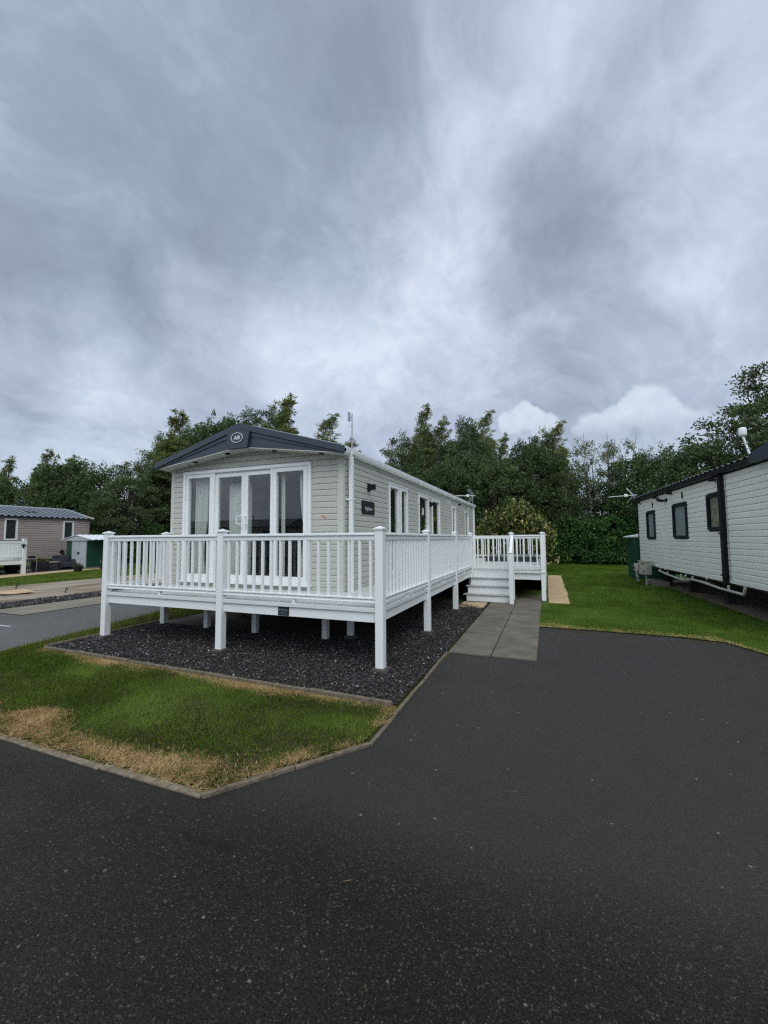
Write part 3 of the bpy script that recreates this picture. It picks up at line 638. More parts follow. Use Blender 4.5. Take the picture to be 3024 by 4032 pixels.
def tree_proto(kind, seed):
    g = np.random.default_rng(seed); tb = MB(); sets = []
    if kind == 'spire':                       # unit height 10, wind-combed towards +x
        H = 10.0; lean = .12
        tr = lambda t: np.array([lean*H*t**2.4, 0, H*t])
        tb.tube([tr(t) for t in np.linspace(0, .99, 12)], [.17*(1-t)**.8+.012 for t in np.linspace(0, .99, 12)], 6)
        cen, rad = [], []
        leaders = [(0.0, 0.0, 1.0, 0.0, 1.0)]+[(g.uniform(-1.0, 1.0), g.uniform(-.6, .6), g.uniform(.62, .90), g.uniform(.25, .42), g.uniform(.5, .75)) for _ in range(4)]
        for (ox, oy, top, start, wsc) in leaders:
            for i in range(int(78*wsc)):
                t = (i+g.random())/int(78*wsc); hh = start+(top-start)*(.08+.92*t)
                az = i*2.39996+g.normal(0, .5); pr = min(1, (t+.12)/.25)*(1.0-t)**.72
                base = tr(hh)+np.array([ox*min(1, t*2.2+.3), oy*min(1, t*2.2+.3), 0])
                Lb = (2.3*pr*g.uniform(.35, 1.15)+.22)*wsc
                dv = np.array([math.cos(az)*.75, math.sin(az)*.75, g.uniform(.7, 1.7)])
                pts = [base]; ns = 5 if Lb > .9 else 3
                for j in range(1, ns+1):
                    s = j/ns
                    e = base+dv*Lb*s*.74+np.array([.48*Lb*s*s, 0, -.10*Lb*s*s])+g.normal(0, .04, 3); pts.append(e)
                    if s > .2:
                        k = (.11+.15*(1-s)+.14*pr)*g.uniform(.5, 1.35); c = e+g.normal(0, .10, 3)
                        cen.append(c); rad.append((k*1.7, k*1.2, k*1.0))
                tb.tube(pts, [.024*pr+.007]+[.012*pr+.005]*(ns-1)+[.004], 4, False)
        sets.append(leafset(g, np.array(cen), np.array(rad), 27, (.20, .055), (.80, 0, .45), cols=[(.140, .160, .062), (.100, .124, .048), (.175, .185, .090), (.072, .095, .038)], spread=.5, var=.34))
    elif kind in ('broad', 'round'):
        H = 8.0; Rw = 3.0 if kind == 'broad' else 2.5
        tb.tube([(0, 0, 0), (.05, .02, 1.6), (.1, .0, 3.6), (.05, .1, 6.6)], [.22, .18, .12, .03], 7)
        cen, rad = [], []
        lob = g.normal(0, 1, (9, 3)); lob /= np.linalg.norm(lob, axis=1)[:, None]
        for i in range(175):
            q = g.normal(0, 1, 3); q /= np.linalg.norm(q)
            f = .74+.30*max(0, max(lob@q)-.45)/.55+g.normal(0, .05)
            f *= g.uniform(.62, 1.0)**.5
            c = np.array([q[0]*Rw*f, q[1]*Rw*f, H*.50+q[2]*H*.47*f]); cen.append(c)
            k = g.uniform(.42, .78); rad.append((k, k, k*.7))
            if i % 4 == 0: tb.tube([(0, 0, max(.8, c[2]*.45)), tuple(c*.55+np.array([0, 0, c[2]*.18])), tuple(c)], [.08, .045, .012], 4, False)
        sets.append(leafset(g, np.array(cen), np.array(rad), 74, (.185, .105), (.05, -.05, -.25), cols=[(.036, .062, .022), (.048, .078, .026), (.026, .046, .018), (.066, .098, .034)], spread=.8, var=.38))
        # sprigs that break the outline
        q = g.normal(0, 1, (60, 3)); q[:, 2] = np.abs(q[:, 2])*.9-.1; q /= np.linalg.norm(q, axis=1)[:, None]
        cs = q*np.array([Rw*.98, Rw*.98, H*.47])+np.array([0, 0, H*.5]); cs *= np.array([1, 1, 1.0])
        sets.append(leafset(g, cs, np.full((60, 3), .22), 16, (.17, .085), (.25, 0, .5), cols=[(.055, .080, .034), (.075, .105, .042)], spread=.6))
    elif kind == 'ash':                        # big open crown, hanging leaf sprays
        H = 10.0; Rw = 3.2
        tb.tube([(0, 0, 0), (.1, 0, 3), (.0, .1, 6), (.1, .1, 9)], [.26, .2, .12, .03], 7)
        cen, rad = [], []
        for i in range(270):
            q = g.normal(0, 1, 3); q /= np.linalg.norm(q); f = g.uniform(.35, 1.0)**.45*g.uniform(.85, 1.08)
            tz = q[2]*f; wz = 1-.28*max(0, tz)
            c = np.array([q[0]*Rw*f*wz, q[1]*Rw*f*wz, H*.52+tz*H*.46]); cen.append(c); k = g.uniform(.35, .6); rad.append((k*1.15, k*1.15, k*.6))
            if i % 4 == 0: tb.tube([(0, 0, max(1, c[2]*.5)), tuple(c*.6+np.array([0, 0, c[2]*.12])), tuple(c)], [.08, .045, .01], 4, False)
        sets.append(leafset(g, np.array(cen), np.array(rad), 88, (.19, .075), (.35, 0, -.1), cols=[(.070, .094, .040), (.046, .068, .028), (.095, .120, .058), (.032, .050, .022)], spread=.75, var=.35))
    elif kind == 'airy':
        H = 8.0
        cen, rad = [], []
        for s in range(5):
            bx, by = g.normal(0, .5, 2); tx, ty = bx*2.6+g.normal(0, .4), by*2.0
            hh = H*g.uniform(.8, 1.0); p = [(bx+(tx-bx)*t**1.3, by+(ty-by)*t, hh*t) for t in np.linspace(0, 1, 8)]
            tb.tube(p, [.075*(1-t)+.012 for t in np.linspace(0, 1, 8)], 5)
            for i in range(26):
                t = g.uniform(.22, 1.0); o = np.array(p[min(7, int(t*7))]); az = g.uniform(0, 6.28); Lb = (1.05-t)*1.6+.25
                e = o+np.array([math.cos(az)*Lb, math.sin(az)*Lb, g.uniform(.1, .7)])
                tb.tube([tuple(o), tuple((o+e)/2+np.array([0, 0, .08])), tuple(e)], [.018, .012, .005], 4, False)
                cen.append(e); rad.append((.34, .34, .26))
        sets.append(leafset(g, np.array(cen), np.array(rad), 26, (.15, .075), (.2, 0, .1), cols=[(.115, .130, .078), (.085, .100, .055), (.15, .16, .10)], spread=.9, var=.2))
    elif kind == 'bush':
        cen, rad = [], []
        for i in range(70):
            q = g.normal(0, 1, 3); q[2] = abs(q[2])*.9; q /= np.linalg.norm(q); f = g.uniform(.45, 1)**.5
            cen.append(np.array([q[0]*1.3*f, q[1]*1.1*f, .25+q[2]*2.3*f])); rad.append((.36, .36, .3))
        for a in range(5): tb.tube([(.01*a, 0, 0), (g.normal(0, .5), g.normal(0, .4), 1.3)], [.03, .01], 4)
        sets.append(leafset(g, np.array(cen), np.array(rad), 60, (.15, .075), (0, -.1, .1), cols=[(.030, .068, .018), (.045, .088, .022), (.022, .05, .015)], spread=.8, var=.3))
    elif kind == 'variegated':
        cen, rad = [], []
        for i in range(190):
            q = g.normal(0, 1, 3); q[2] = abs(q[2]); q /= np.linalg.norm(q); f = g.uniform(.35, 1)**.4
            top = 2.55 if q[0] < 0 else 3.05
            cen.append(np.array([q[0]*2.1*f, q[1]*1.3*f, .2+(abs(q[2])**.7)*top*f])); rad.append((.34, .34, .3))
        for a in range(6): tb.tube([(.01*a, 0, 0), (g.normal(0, .9), g.normal(0, .4), 1.6)], [.04, .01], 4)
        gre = [(.030, .055, .016), (.050, .075, .020), (.022, .040, .014), (.075, .095, .025)]
        cream = [(.30, .25, .10), (.22, .20, .055), (.37, .30, .15), (.16, .165, .035)]
        sets.append(leafset(g, np.array(cen), np.array(rad), 34, (.20, .085), (0, -.15, .25), cols=gre, spread=.8, var=.3))
        c2 = np.array(cen); c2 = c2[np.linalg.norm(c2/np.array([2.1, 1.3, 2.8]), axis=1) > .66]
        sets.append(leafset(g, c2, np.full((len(c2), 3), .38), 13, (.21, .080), (.1, -.1, -.1), cols=cream, spread=.8, var=.3, shell=True))
    elif kind == 'hedge':
        cen, rad = [], []
        for i in range(420):
            x = g.uniform(-3.0, 3.0); yy = g.uniform(-1, 1); zq = g.uniform(.1, 1.0)
            top = 2.55+.12*math.sin(x*2.1)+.1*math.sin(x*5)
            side = g.random()
            if side < .55: yy = -1+abs(g.normal(0, .12))
            elif side < .85: zq = 1-abs(g.normal(0, .06))
            cen.append(np.array([x, yy*1.0*(1-.18*zq**3), zq*top])); rad.append((.30, .28, .26))
        sets.append(leafset(g, np.array(cen), np.array(rad), 54, (.165, .075), (0, -.25, .2), cols=[(.026, .068, .018), (.038, .088, .022), (.055, .110, .030), (.018, .048, .014)], spread=.8, var=.32))
        tb.tube([(-2.8, 0, .02), (2.8, 0, .02)], .04, 5)
        for a in range(7): tb.tube([(-2.7+.9*a, 0, 0), (-2.7+.9*a+g.normal(0, .1), g.normal(0, .2), 1.8)], [.05, .015], 5)
    V, F, K = joinset(sets); K = K*(1.9 if kind == 'hedge' else 1.42)
    root = bpy.data.objects.new('proto_'+kind, None)
    cr = npmesh('crown', V, F, 'leaves', K, parent=root)
    tk = tb.build('trunk', 'pale_bark' if kind == 'airy' else 'bark', parent=root)
    for o in (cr, tk): C.objects.unlink(o)
    return (cr, tk)
PR = {}
for k, sd in (('spire', 3), ('spire2', 14), ('broad', 5), ('round', 8), ('ash', 21), ('airy', 9), ('bush', 12), ('variegated', 15), ('hedge', 17)):
    PR[k] = tree_proto(k.rstrip('2'), sd)
UNIT = {'spire': 10, 'spire2': 10, 'broad': 8, 'round': 8, 'ash': 10, 'airy': 8, 'bush': 2.75, 'variegated': 3.2, 'hedge': 2.7}
def plant(kind, name, cat, label, x, y, H, wid=1.0, rot=0.0, group=None, dep=None, lean=0.0):
    t = thing(name, label, cat, (x, y, 0), R(rot), group); s = H/UNIT[kind]
    t.rotation_euler = (0, R(lean), R(rot))
    t.scale = (s*wid, s*(dep or wid), s)
    for o, nm in zip(PR[kind], ('crown', 'trunk')):
        c = o.copy(); c.name = nm; C.objects.link(c); c.parent = t
    return t
G1 = 'tall wind-combed trees of the shelter belt'
G2 = 'dark broadleaf trees of the shelter belt'
TREES = [
 ('spire', -41.2, 20.0, 9.0, 1.10, -15, 'wind-blown tree above the pink caravan roof, cut by the picture edge', G1, 5),
 ('spire2', -38.6, 20.0, 9.7, 0.94, 10, 'tallest wind-blown feathery tree above the pink caravan', G1, 10),
 ('spire', -36.9, 20.6, 9.2, 0.94, 25, 'second wind-blown feathery tree above the pink caravan, before the rounded ones', G1, 8),
 ('broad', -39.5, 18.9, 6.9, 1.0, 0, 'dark rounded tree directly behind the pink caravan roof vent', G2, 0),
 ('round', -34.9, 20.6, 8.5, 1.0, 70, 'blue green rounded tree above the ridge end of the pink caravan', G2, 0),
 ('broad', -32.6, 21.6, 8.0, .85, 140, 'rounded tree with sky showing through behind the green shed', G2, 0),
 ('round', -33.5, 19.8, 5.9, 1.0, 200, 'low dark tree between pink caravan ridge and green shed', G2, 0),
 ('ash', -28.6, 21.0, 7.6, .95, 40, 'olive green bushy tree beside the white caravan eaves', G2, 0),
 ('broad', -30.6, 20.4, 5.6, .8, 280, 'dark low tree filling the gap above the green shed roof', G2, 0),
 ('ash', -30.6, 25.4, 11.2, .8, 120, 'open crowned tree stepping up to the tallest spire beside the gable', G1, 3),
 ('spire2', -28.9, 25.0, 12.8, 1.37, -10, 'tall spire-topped tree rising over the lower end of the slate fascia', G1, 4),
 ('spire', -26.6, 25.2, 12.0, 1.14, 20, 'thin reddish spire tree behind the middle of the long fascia slope', G1, 7),
 ('round', -24.6, 26.0, 12.4, .75, 60, 'rounded grey green tree above the oval badge side of the fascia', G2, 0),
 ('ash', -23.6, 28.0, 13.4, .75, 90, 'loose leafy treetop just before the gable peak', G1, 3),
 ('ash', -21.3, 28.0, 13.2, .62, 10, 'thin leafy treetop just past the gable peak', G1, 2),
 ('spire', -19.7, 28.0, 13.8, 1.29, -20, 'tallest pointed tree behind the gable, between peak and aerial pole', G1, 3),
 ('spire2', -16.9, 28.0, 12.5, 1.22, 30, 'pointed tree behind the gable, second from the aerial pole', G1, 4),
 ('spire', -14.8, 28.2, 10.4, 1.14, 50, 'small pointed treetop nearest the aerial pole', G1, 5),
 ('airy', -11.3, 29.0, 8.4, .8, 30, 'low thin tree standing alone above the caravan roof edge', G1, 0),
 ('ash', -9.7, 29.2, 9.8, .75, 200, 'sloping shoulder of the olive tree clump above the gutter', G1, 3),
 ('spire2', -8.55, 30.0, 12.3, 0.88, -10, 'tallest spire of the olive clump above the long gutter', G1, 3),
 ('spire', -7.4, 30.2, 11.7, 0.83, 25, 'second spire of the olive clump above the long gutter', G1, 4),
 ('ash', -5.7, 30.0, 11.0, .62, 60, 'broad headed tree in the middle of the olive clump', G1, 3),
 ('spire2', -4.1, 30.0, 11.5, 0.94, 15, 'last leaning spire of the olive clump beside the pale cloud', G1, 3),
 ('spire', -2.5, 30.0, 9.3, 0.83, -30, 'short brownish spire in the dip beside the olive clump', G1, 3),
 ('round', -.95, 28.2, 8.5, .62, 100, 'narrow dark green treetop above the yellow shrub', G2, 0),
 ('ash', .2, 28.6, 8.9, .7, 150, 'light topped tree above the gate posts', G2, 2),
 ('spire2', .75, 29.0, 9.7, 0.99, 5, 'pointed pale tip above the white corner post', G1, 2),
 ('airy', 3.1, 30.0, 8.6, .85, 70, 'silvery see-through tree under the cumulus cloud', G1, 0),
 ('airy', 4.2, 30.3, 8.7, .75, 190, 'second see-through tree with bare twigs under the cumulus cloud', G1, 0),
 ('round', 5.2, 29.0, 7.2, .8, 10, 'maple-like tree beside the see-through trees', G2, 0),
 ('broad', 6.2, 28.0, 7.2, .72, 80, 'bright topped maple above the neighbouring caravan aerial', G2, 0),
 ('broad', 7.6, 26.4, 7.3, .85, 160, 'dark wide tree climbing towards the big ash', G2, 0),
 ('ash', 10.3, 25.0, 10.3, 1.12, 0, 'big dense ash tree behind the white roof antenna', G1, 0),
 ('ash', 12.6, 25.6, 10.4, 1.0, 150, 'second big ash tree cut off by the picture edge above the neighbouring fascia', G1, 0),
 ('round', 8.9, 23.6, 6.0, .9, 30, 'low dark tree over the neighbouring roof edge under the ash', G2, 0),
 ('broad', -8.2, 26.6, 6.6, .8, 20, 'dark tree behind the gutter brackets under the olive clump', G2, 0),
 ('round', -5.6, 26.4, 6.9, .9, 110, 'dark tree behind the roof end television aerial', G2, 0),
 ('broad', -3.0, 26.8, 7.3, .85, 210, 'very dark tree right behind the yellow variegated shrub', G2, 0),
 ('round', -.3, 29.2, 7.7, .95, 300, 'dense dark tree over the gate between shrub and hedge', G2, 0),
 ('broad', 1.9, 30.2, 6.6, .7, 45, 'dark drooping tree over the start of the laurel hedge', G2, 0),
 ('round', 4.3, 29.6, 5.2, .9, 220, 'low dark thicket tree above the hedge by the green locker', G2, 0),
 ('broad', -13.0, 28.8, 6.4, .9, 130, 'dark low tree hidden mostly behind the caravan roof', G2, 0),
 ('ash', -8.0, 29.4, 10.5, .80, 95, 'broad olive crown between the two tallest gutter spires', G1, 3),
 ('ash', -4.9, 29.5, 10.1, .75, 275, 'broad olive crown joining the clump to its last leaning spire', G1, 3),
 ('ash', -28.4, 26.4, 11.9, .85, 140, 'full rounded crown between the tall spires at the lower fascia end', G1, 3),
 ('ash', -25.4, 27.0, 12.3, .8, 35, 'full rounded crown under the reddish spire at mid fascia', G1, 3),
 ('ash', -38.0, 21.6, 8.3, 1.0, 75, 'broad feathery crown filling between the two wind-blown spires on the far side', G1, 6),
 ('broad', -10.6, 28.6, 7.6, .85, 75, 'mid green tree filling the slope above the near gutter', G2, 0),
 ('ash', -6.6, 28.6, 8.8, .85, 15, 'olive filled crown between the two gutter spires', G2, 2),
 ('broad', -3.4, 29.0, 8.2, .7, 330, 'mid green crown under the leaning spire beside the cloud', G2, 0),
 ('ash', -21.0, 27.2, 9.6, .9, 260, 'leafy crown showing beneath the spires just above the gable', G2, 0),
 ('ash', -17.6, 27.6, 9.2, .9, 310, 'leafy crown low between the two gable spires', G2, 0),
 ('broad', -27.6, 24.6, 9.0, .85, 15, 'full mid green crown under the spires beyond the lower fascia end', G2, 0),
]
for kind, x, y, H, wd, rot, lab, grp, lean in TREES:
    if kind[:5] == 'spire': x -= .13*H; H *= .925
    plant(kind, {'spire': 'poplar_tree', 'spire2': 'poplar_tree', 'ash': 'ash_tree', 'airy': 'birch_tree'}.get(kind, 'broadleaf_tree'), 'tree', lab, x, y, H, wd, rot, grp, lean=lean)
plant('bush', 'laurel_bush', 'bush', 'bright green rounded bush against the caravan corner trim', -26.6, 21.5, 3.1, 1.0, 0, 'bushes under the trees behind the shed')
plant('bush', 'laurel_bush', 'bush', 'dark green bush beside the green shed roof', -28.9, 21.5, 3.0, .95, 120, 'bushes under the trees behind the shed')
plant('variegated', 'variegated_shrub', 'shrub', 'yellow and green variegated shrub behind the gated landing', -1.60, 21.9, 3.42, .92, 0)
plant('hedge', 'laurel_hedge', 'hedge', 'dense dark green laurel hedge at the back of the lawn', 3.35, 28.35, 2.75, 1.0, 2)
plant('hedge', 'laurel_hedge', 'hedge', 'low dark hedge running behind the end of the main caravan', -4.2, 28.0, 2.2, 1.2, 0)
# distant mass behind the individual trees and the earth bank added to close bright sky gaps
g = np.random.default_rng(44); line = [(-70, 20), (-52, 24), (-38, 27.5), (-30, 31), (-20, 33.5), (0, 34.5), (10, 32.5), (18, 28), (30, 20)]
LX = [p[0] for p in line]; LY = [p[1] for p in line]
xs = g.uniform(-66, 28, 900); ys = np.interp(xs, LX, LY)+g.uniform(-1.0, 1.5, 900); hs = np.abs(g.normal(0, 1, 900))*1.9+.3; hs = np.minimum(hs, 5.2+.6*np.sin(xs*.7))
V, F, K = leafset(g, np.stack([xs, ys, hs], 1), np.full((900, 3), .85), 42, (.26, .15), (0, -.2, .1), cols=[(.022, .040, .018), (.032, .054, .022), (.016, .030, .014)], spread=.9, var=.4)
tag(npmesh('undergrowth', V, F, 'leaves', K), 'dark undergrowth filling the shelter belt behind the trees', 'undergrowth', kind='stuff')
b = MB()
for (xa, ya), (xb, yb) in zip(line[:-1], line[1:]):
    b.face((xa, ya+1.5, -.05), (xb, yb+1.5, -.05), (xb, yb+4, 3.2), (xa, ya+4, 3.2)); b.face((xa, ya+4, 3.2), (xb, yb+4, 3.2), (xb, yb+14, 2.6), (xa, ya+14, 2.6))
structure('bank', b, 'soil')

gs = np.random.default_rng(77); n = 900
x = gs.uniform(-2.2, 3.4, n); y = gs.uniform(.6, 8.0, n); k = (~inpoly(x, y, LAWN_A)) & (~inpoly(x, y, PG)) & ~((x < -.16) & (y > 5.78)) & (x > -1.33-.8*(y < 3.0)) & (x > np.interp(y, [2.0, 3.05], [-2.0, -1.28]))
near = np.minimum(segdist(x, y, (-2.06, 2.06), (-1.34, 3.05)), np.minimum(segdist(x, y, (-1.34, 3.05), (-1.34, 5.7)), np.abs(y-7.95)))
k &= gs.random(n) < np.clip(.9*np.exp(-near*5)+.05, 0, 1); x, y = x[k], y[k]; n = len(x)
a = gs.uniform(0, 6.28, n); L = gs.uniform(.012, .055, n); w = gs.uniform(.0012, .0035, n); dx, dy = np.cos(a), np.sin(a)
P3 = np.stack([x, y, np.full(n, -.006)], 1); D3 = np.stack([dx, dy, gs.normal(0, .06, n)], 1)*L[:, None]; S3 = np.stack([-dy, dx, np.zeros(n)], 1)*w[:, None]; up = np.array([0, 0, .004])
V = np.stack([P3-S3, P3+S3, P3+D3+up], 1).reshape(-1, 3); V[:, 2] = np.maximum(V[:, 2], -.0085)
tag(npmesh('litter', V, np.arange(3*n).reshape(-1, 3), 'grass_blades', np.repeat(STRAW[gs.integers(0, 4, n)]*gs.uniform(.5, 1, (n, 1)), 3, 0), tri=True), 'bits of dry straw blown onto the tarmac edges', 'litter', kind='stuff')
# ------------------------------------------------------------------ the main caravan
XL, XR_, YF, YE = -6.78, -3.05, 5.88, 18.50; XC = -4.915; ZB, ZE = .62, 2.98
car = thing('holiday_caravan', 'sage green clapboard caravan with dark blue fascia and white patio doors behind raised deck', 'caravan', (XC, YF, 0))
PD = (-6.46, -3.625, .85, 2.90)          # patio door opening
b = MB()
FP, RP = (0, YF, 0), (XR_, 0, 0)
siding(b, FP, UX, (0, -1, 0), XL, XR_, .625, 3.50, .1, .015, [PD], gable=(XC, 3.50, .283))
b.build('wall', 'sage_siding', car)
WIN = [(7.92, 8.575, .86, 2.76), (8.64, 9.165, .86, 2.76), (10.05, 11.01, .80, 2.76), (11.37, 12.30, 1.25, 2.755), (14.02, 14.68, 1.35, 2.73), (16.43, 17.24, 1.35, 2.715)]
b = MB(); siding(b, RP, UY, (1, 0, 0), YF, YE, .625, 2.985, .1, .015, WIN); b.build('wall', 'sage_siding', car)
b = MB(); siding(b, (XL, 0, 0), (0, -1, 0), (-1, 0, 0), -YE, -YF, .625, 2.985, .1, .013); b.build('wall', 'sage_siding', car)
b = MB(); siding(b, (0, YE, 0), (-1, 0, 0), (0, 1, 0), -XR_, -XL, .625, 3.50, .1, .013, gable=(-XC, 3.50, .283)); b.build('wall', 'sage_siding', car)
# corner trims
b = MB(); b.box(-3.135, XR_+.018, YF-.020, YF+.0, ZB, 2.985); b.box(XR_, XR_+.020, YF, YF+.045, ZB, 2.985)
b.build('corner_trim', 'sage_trim', car, bev=.004)
b = MB(); b.box(XL-.018, -6.715, YF-.020, YF, ZB, 2.985); b.box(XL-.020, XL, YF, YF+.045, ZB, 2.985); b.build('corner_trim', 'sage_trim', car, bev=.004)
b = MB(); b.box(XR_, XR_+.020, YE-.05, YE, ZB, 2.985); b.build('corner_trim', 'sage_trim', car)
# floor, chassis and a dim room inside
b = MB(); b.box(XL+.03, XR_-.03, YF+.03, YE-.03, .62, .72); b.build('floor', 'room_dark', car)
b = MB(); b.box(XL+.1, XR_-.1, YF+.4, YF+.48, .46, .615); b.box(-6.0, -5.9, YF+.5, YE-.2, .42, .61); b.box(-3.95, -3.85, YF+.5, YE-.2, .42, .61)
for yy in (6.9, 9.2, 12.0, 15.0):
    for xx in (-5.95, -3.9): b.box(xx-.05, xx+.05, yy, yy+.1, .0, .42)
b.box(-6.4, -3.4, 10.6, 10.7, .25, .35)
b.build('chassis', 'chassis', car)
b = MB(); b.box(XL+.03, XR_-.03, 10.0-.35, 10.0-.3, .72, 2.9); b.box(XL+.03, XR_-.03, YF+.05, YE-.05, 2.90, 2.93)
b.box(XL+.03, XL+.06, YF+.05, YE-.05, .72, 2.9)
b.build('room_lining', 'room_wall', car)
b = MB(); b.box(-6.3, -5.3, 8.2, 9.2, .72, 1.15); b.box(-6.5, -6.2, 6.6, 9.2, .72, 1.55); b.box(-4.6, -3.3, 8.7, 9.3, .72, 1.6); b.box(-5.1, -4.7, 7.4, 8.1, 1.40, 1.45); b.box(-4.95, -4.85, 7.7, 7.8, .72, 1.4)
b.build('fitted_furniture', 'room_dark', car, bev=.03)
# roof
b = MB(); sl = Vector((1, 0, .283)).normalized()
Lr = YE+.28-5.62
pantiles(b, (XC-1.965, 5.62, 3.045), UY, (sl.x, 0, sl.z), Lr, 2.04)
b.build('roof', 'roof_tile', car, smooth=False)
b = MB(); pantiles(b, (XC+1.965, 5.62, 3.045), UY, (-sl.x, 0, sl.z), Lr, 2.04); b.build('roof', 'roof_tile', car)
# fascia: bargeboard, raised centre plate, cap strips
zt = lambda x: 3.615-.283*abs(x-XC)
xl, xr = -6.90, -2.885
b = MB()
b.prism([(xl, 2.955), (-5.13, 3.185), (-4.70, 3.185), (xr, 2.945), (xr, zt(xr)), (XC, zt(XC)), (xl, zt(xl))], 5.60, 5.635)
fas = b.build('fascia', 'fascia_slate_blue', car)
b = MB()
for s0, s1, dz0, dz1, yo in ((xl-.01, XC, -.095, .012, 5.565), (XC, xr+.01, -.095, .012, 5.565)):
    b.prism([(s0, zt(s0)+dz0), (s1, zt(s1)+dz0), (s1, zt(s1)+dz1), (s0, zt(s0)+dz1)], yo, 5.60)
b.build('fascia_cap', 'fascia_slate_blue', fas, bev=.004)
b = MB(); b.prism([(XC+.3, zt(XC+.3)+.0125), (xr+.005, zt(xr+.005)+.0125), (xr+.005, zt(xr+.005)+.021), (XC+.3, zt(XC+.3)+.021)], 5.57, 5.66); b.build('roof_edge', 'pipe_grey', fas)
b = MB()
for s0, s1 in ((xl, -5.17), (-4.66, xr)):
    e0 = .118 if s0 == xl else .172; e1 = .172 if s0 == xl else .118
    b.prism([(s0, zt(s0)-min(e0, .118)), (s1, zt(s1)-e1), (s1, zt(s1)-.098), (s0, zt(s0)-.098)][::1] if s0 == xl else [(s0, zt(s0)-e0), (s1, zt(s1)-.118), (s1, zt(s1)-.098), (s0, zt(s0)-.098)], 5.585, 5.60)
b.build('fascia_strip', 'fascia_slate_blue', fas, bev=.003)
b = MB(); b.prism([(-5.15, zt(-5.15)-.10), (-5.13, 3.178), (-4.715, 3.178), (-4.665, zt(-4.665)-.10), (XC, zt(XC)-.10)], 5.548, 5.60)
b.build('fascia_plate', 'fascia_slate_blue', fas, bev=.006)
# oval badge with raised letters
b = MB(); n = 40
def oval(a, c2, y0, y1, ix, iz):
    for k in range(n):
        t0, t1 = 2*math.pi*k/n, 2*math.pi*(k+1)/n
        p = [(-4.925+a*math.cos(t), 3.362+c2*math.sin(t)) for t in (t0, t1)]; q = [(-4.925+ix*math.cos(t), 3.362+iz*math.sin(t)) for t in (t0, t1)]
        b.hexa([(p[0][0], y0, p[0][1]), (p[1][0], y0, p[1][1]), (q[1][0], y0, q[1][1]), (q[0][0], y0, q[0][1]), (p[0][0], y1, p[0][1]), (p[1][0], y1, p[1][1]), (q[1][0], y1, q[1][1]), (q[0][0], y1, q[0][1])])
oval(.128, .088, 5.534, 5.547, .117, .078); badge = b.build('badge', 'lettering_silver', fas)
b = MB(); b.prism([(-4.925+.117*math.cos(2*math.pi*k/32), 3.362+.078*math.sin(2*math.pi*k/32)) for k in range(32)][::-1], 5.541, 5.5475); b.build('badge_plate', 'fascia_slate_blue', fas)
text_mb('badge_lettering', 'ABI', .088, .004, 'lettering_silver', fas, wallM((-4.928, 5.540, 3.357), UX, (0, -1, 0)), .22, .0028)
# soffit with four downlights
b = MB()
pts = [(xl+.03, 2.958), (-5.13, 3.187), (-4.70, 3.187), (xr-.02, 2.948)]
for (xa, za), (xb, zb) in zip(pts[:-1], pts[1:]): b.hexa([(xa, 5.60, za-.012), (xb, 5.60, zb-.012), (xb, YF+.01, zb-.012), (xa, YF+.01, za-.012), (xa, 5.60, za), (xb, 5.60, zb), (xb, YF+.01, zb), (xa, YF+.01, za)])
b.build('soffit', 'sage_trim', car)
for x in (-6.06, -5.30, -4.28, -3.36):
    z = np.interp(x, [p[0] for p in pts], [p[1] for p in pts])-.012
    b = MB(); b.lathe([(.042, -.016), (.048, -.010), (.048, .002)], (x, 5.735, z), 14); b.build('downlight', 'black_plastic', car)
# gutters and downpipes
b = MB()
prof = [(-.0, .105), (.0, .03), (.02, .0), (.065, -.005), (.10, .02), (.108, .07), (.108, .105), (.098, .105), (.095, .035), (.06, .01), (.02, .015), (.012, .105)]
i0 = 0
poly = [(XR_+x, 2.985+z) for x, z in prof]
b.prism(poly[::-1], YF-.06, YE+.20); b.build('gutter', 'upvc', car)
for k in range(9):
    b = MB(); yy = 7.35+k*1.35; b.prism([(XR_-.0+x*1.08-.003, 2.978+z*1.05-.004) for x, z in prof[:7]]+[(XR_, 3.09)], yy, yy+.045); b.build('gutter_bracket', 'upvc', car)
b = MB(); b.box(XL-.10, XL, YF-.05, YE+.2, 2.985, 3.07); b.build('gutter', 'upvc', car)
b = MB(); b.box(-2.99, -2.925, 5.975, 6.04, .72, 3.0); b.box(-3.04, -2.92, 5.968, 6.047, 2.235, 2.265); b.box(-3.035, -2.925, 5.98, 6.035, 2.95, 3.03); b.build('downpipe', 'upvc', car, bev=.005)
b = MB(); b.box(-3.04, -2.975, 18.42, 18.485, .6, 3.0); b.box(-3.05, -2.97, 18.41, 18.495, 2.1, 2.13); b.build('downpipe', 'upvc', car, bev=.005)
# patio doors
pd = None
n_ = (0, -1, 0)
b = MB(); frame(b, FP, UX, n_, PD[0], PD[1], PD[2], PD[3], .055, -.06, .05, wb=.05)
b.wbox(FP, UX, n_, PD[0]-.02, PD[1]+.02, PD[2]-.03, PD[2], -.01, .085)         # sill
b.wbox(FP, UX, n_, -3.705, -3.68, PD[2]+.05, PD[3]-.055, -.05, .02)
pd = b.build('patio_door', 'upvc', car, bev=.004)
b = MB()
frame(b, FP, UX, n_, -6.405, -5.76, .90, 2.845, .062, -.05, .03, wb=.07, wt=.072); b.wbox(FP, UX, n_, -5.76, -5.70, .90, 2.845, -.05, .036); b.build('fixed_light_frame', 'upvc', pd, bev=.004); b = MB()
frame(b, FP, UX, n_, -4.40, -3.705, .90, 2.845, .075, -.05, .03, wb=.07, wt=.078)
b.wbox(FP, UX, n_, -4.445, -4.40, .90, 2.845, -.05, .036)
b.build('fixed_light_frame', 'upvc', pd, bev=.004)
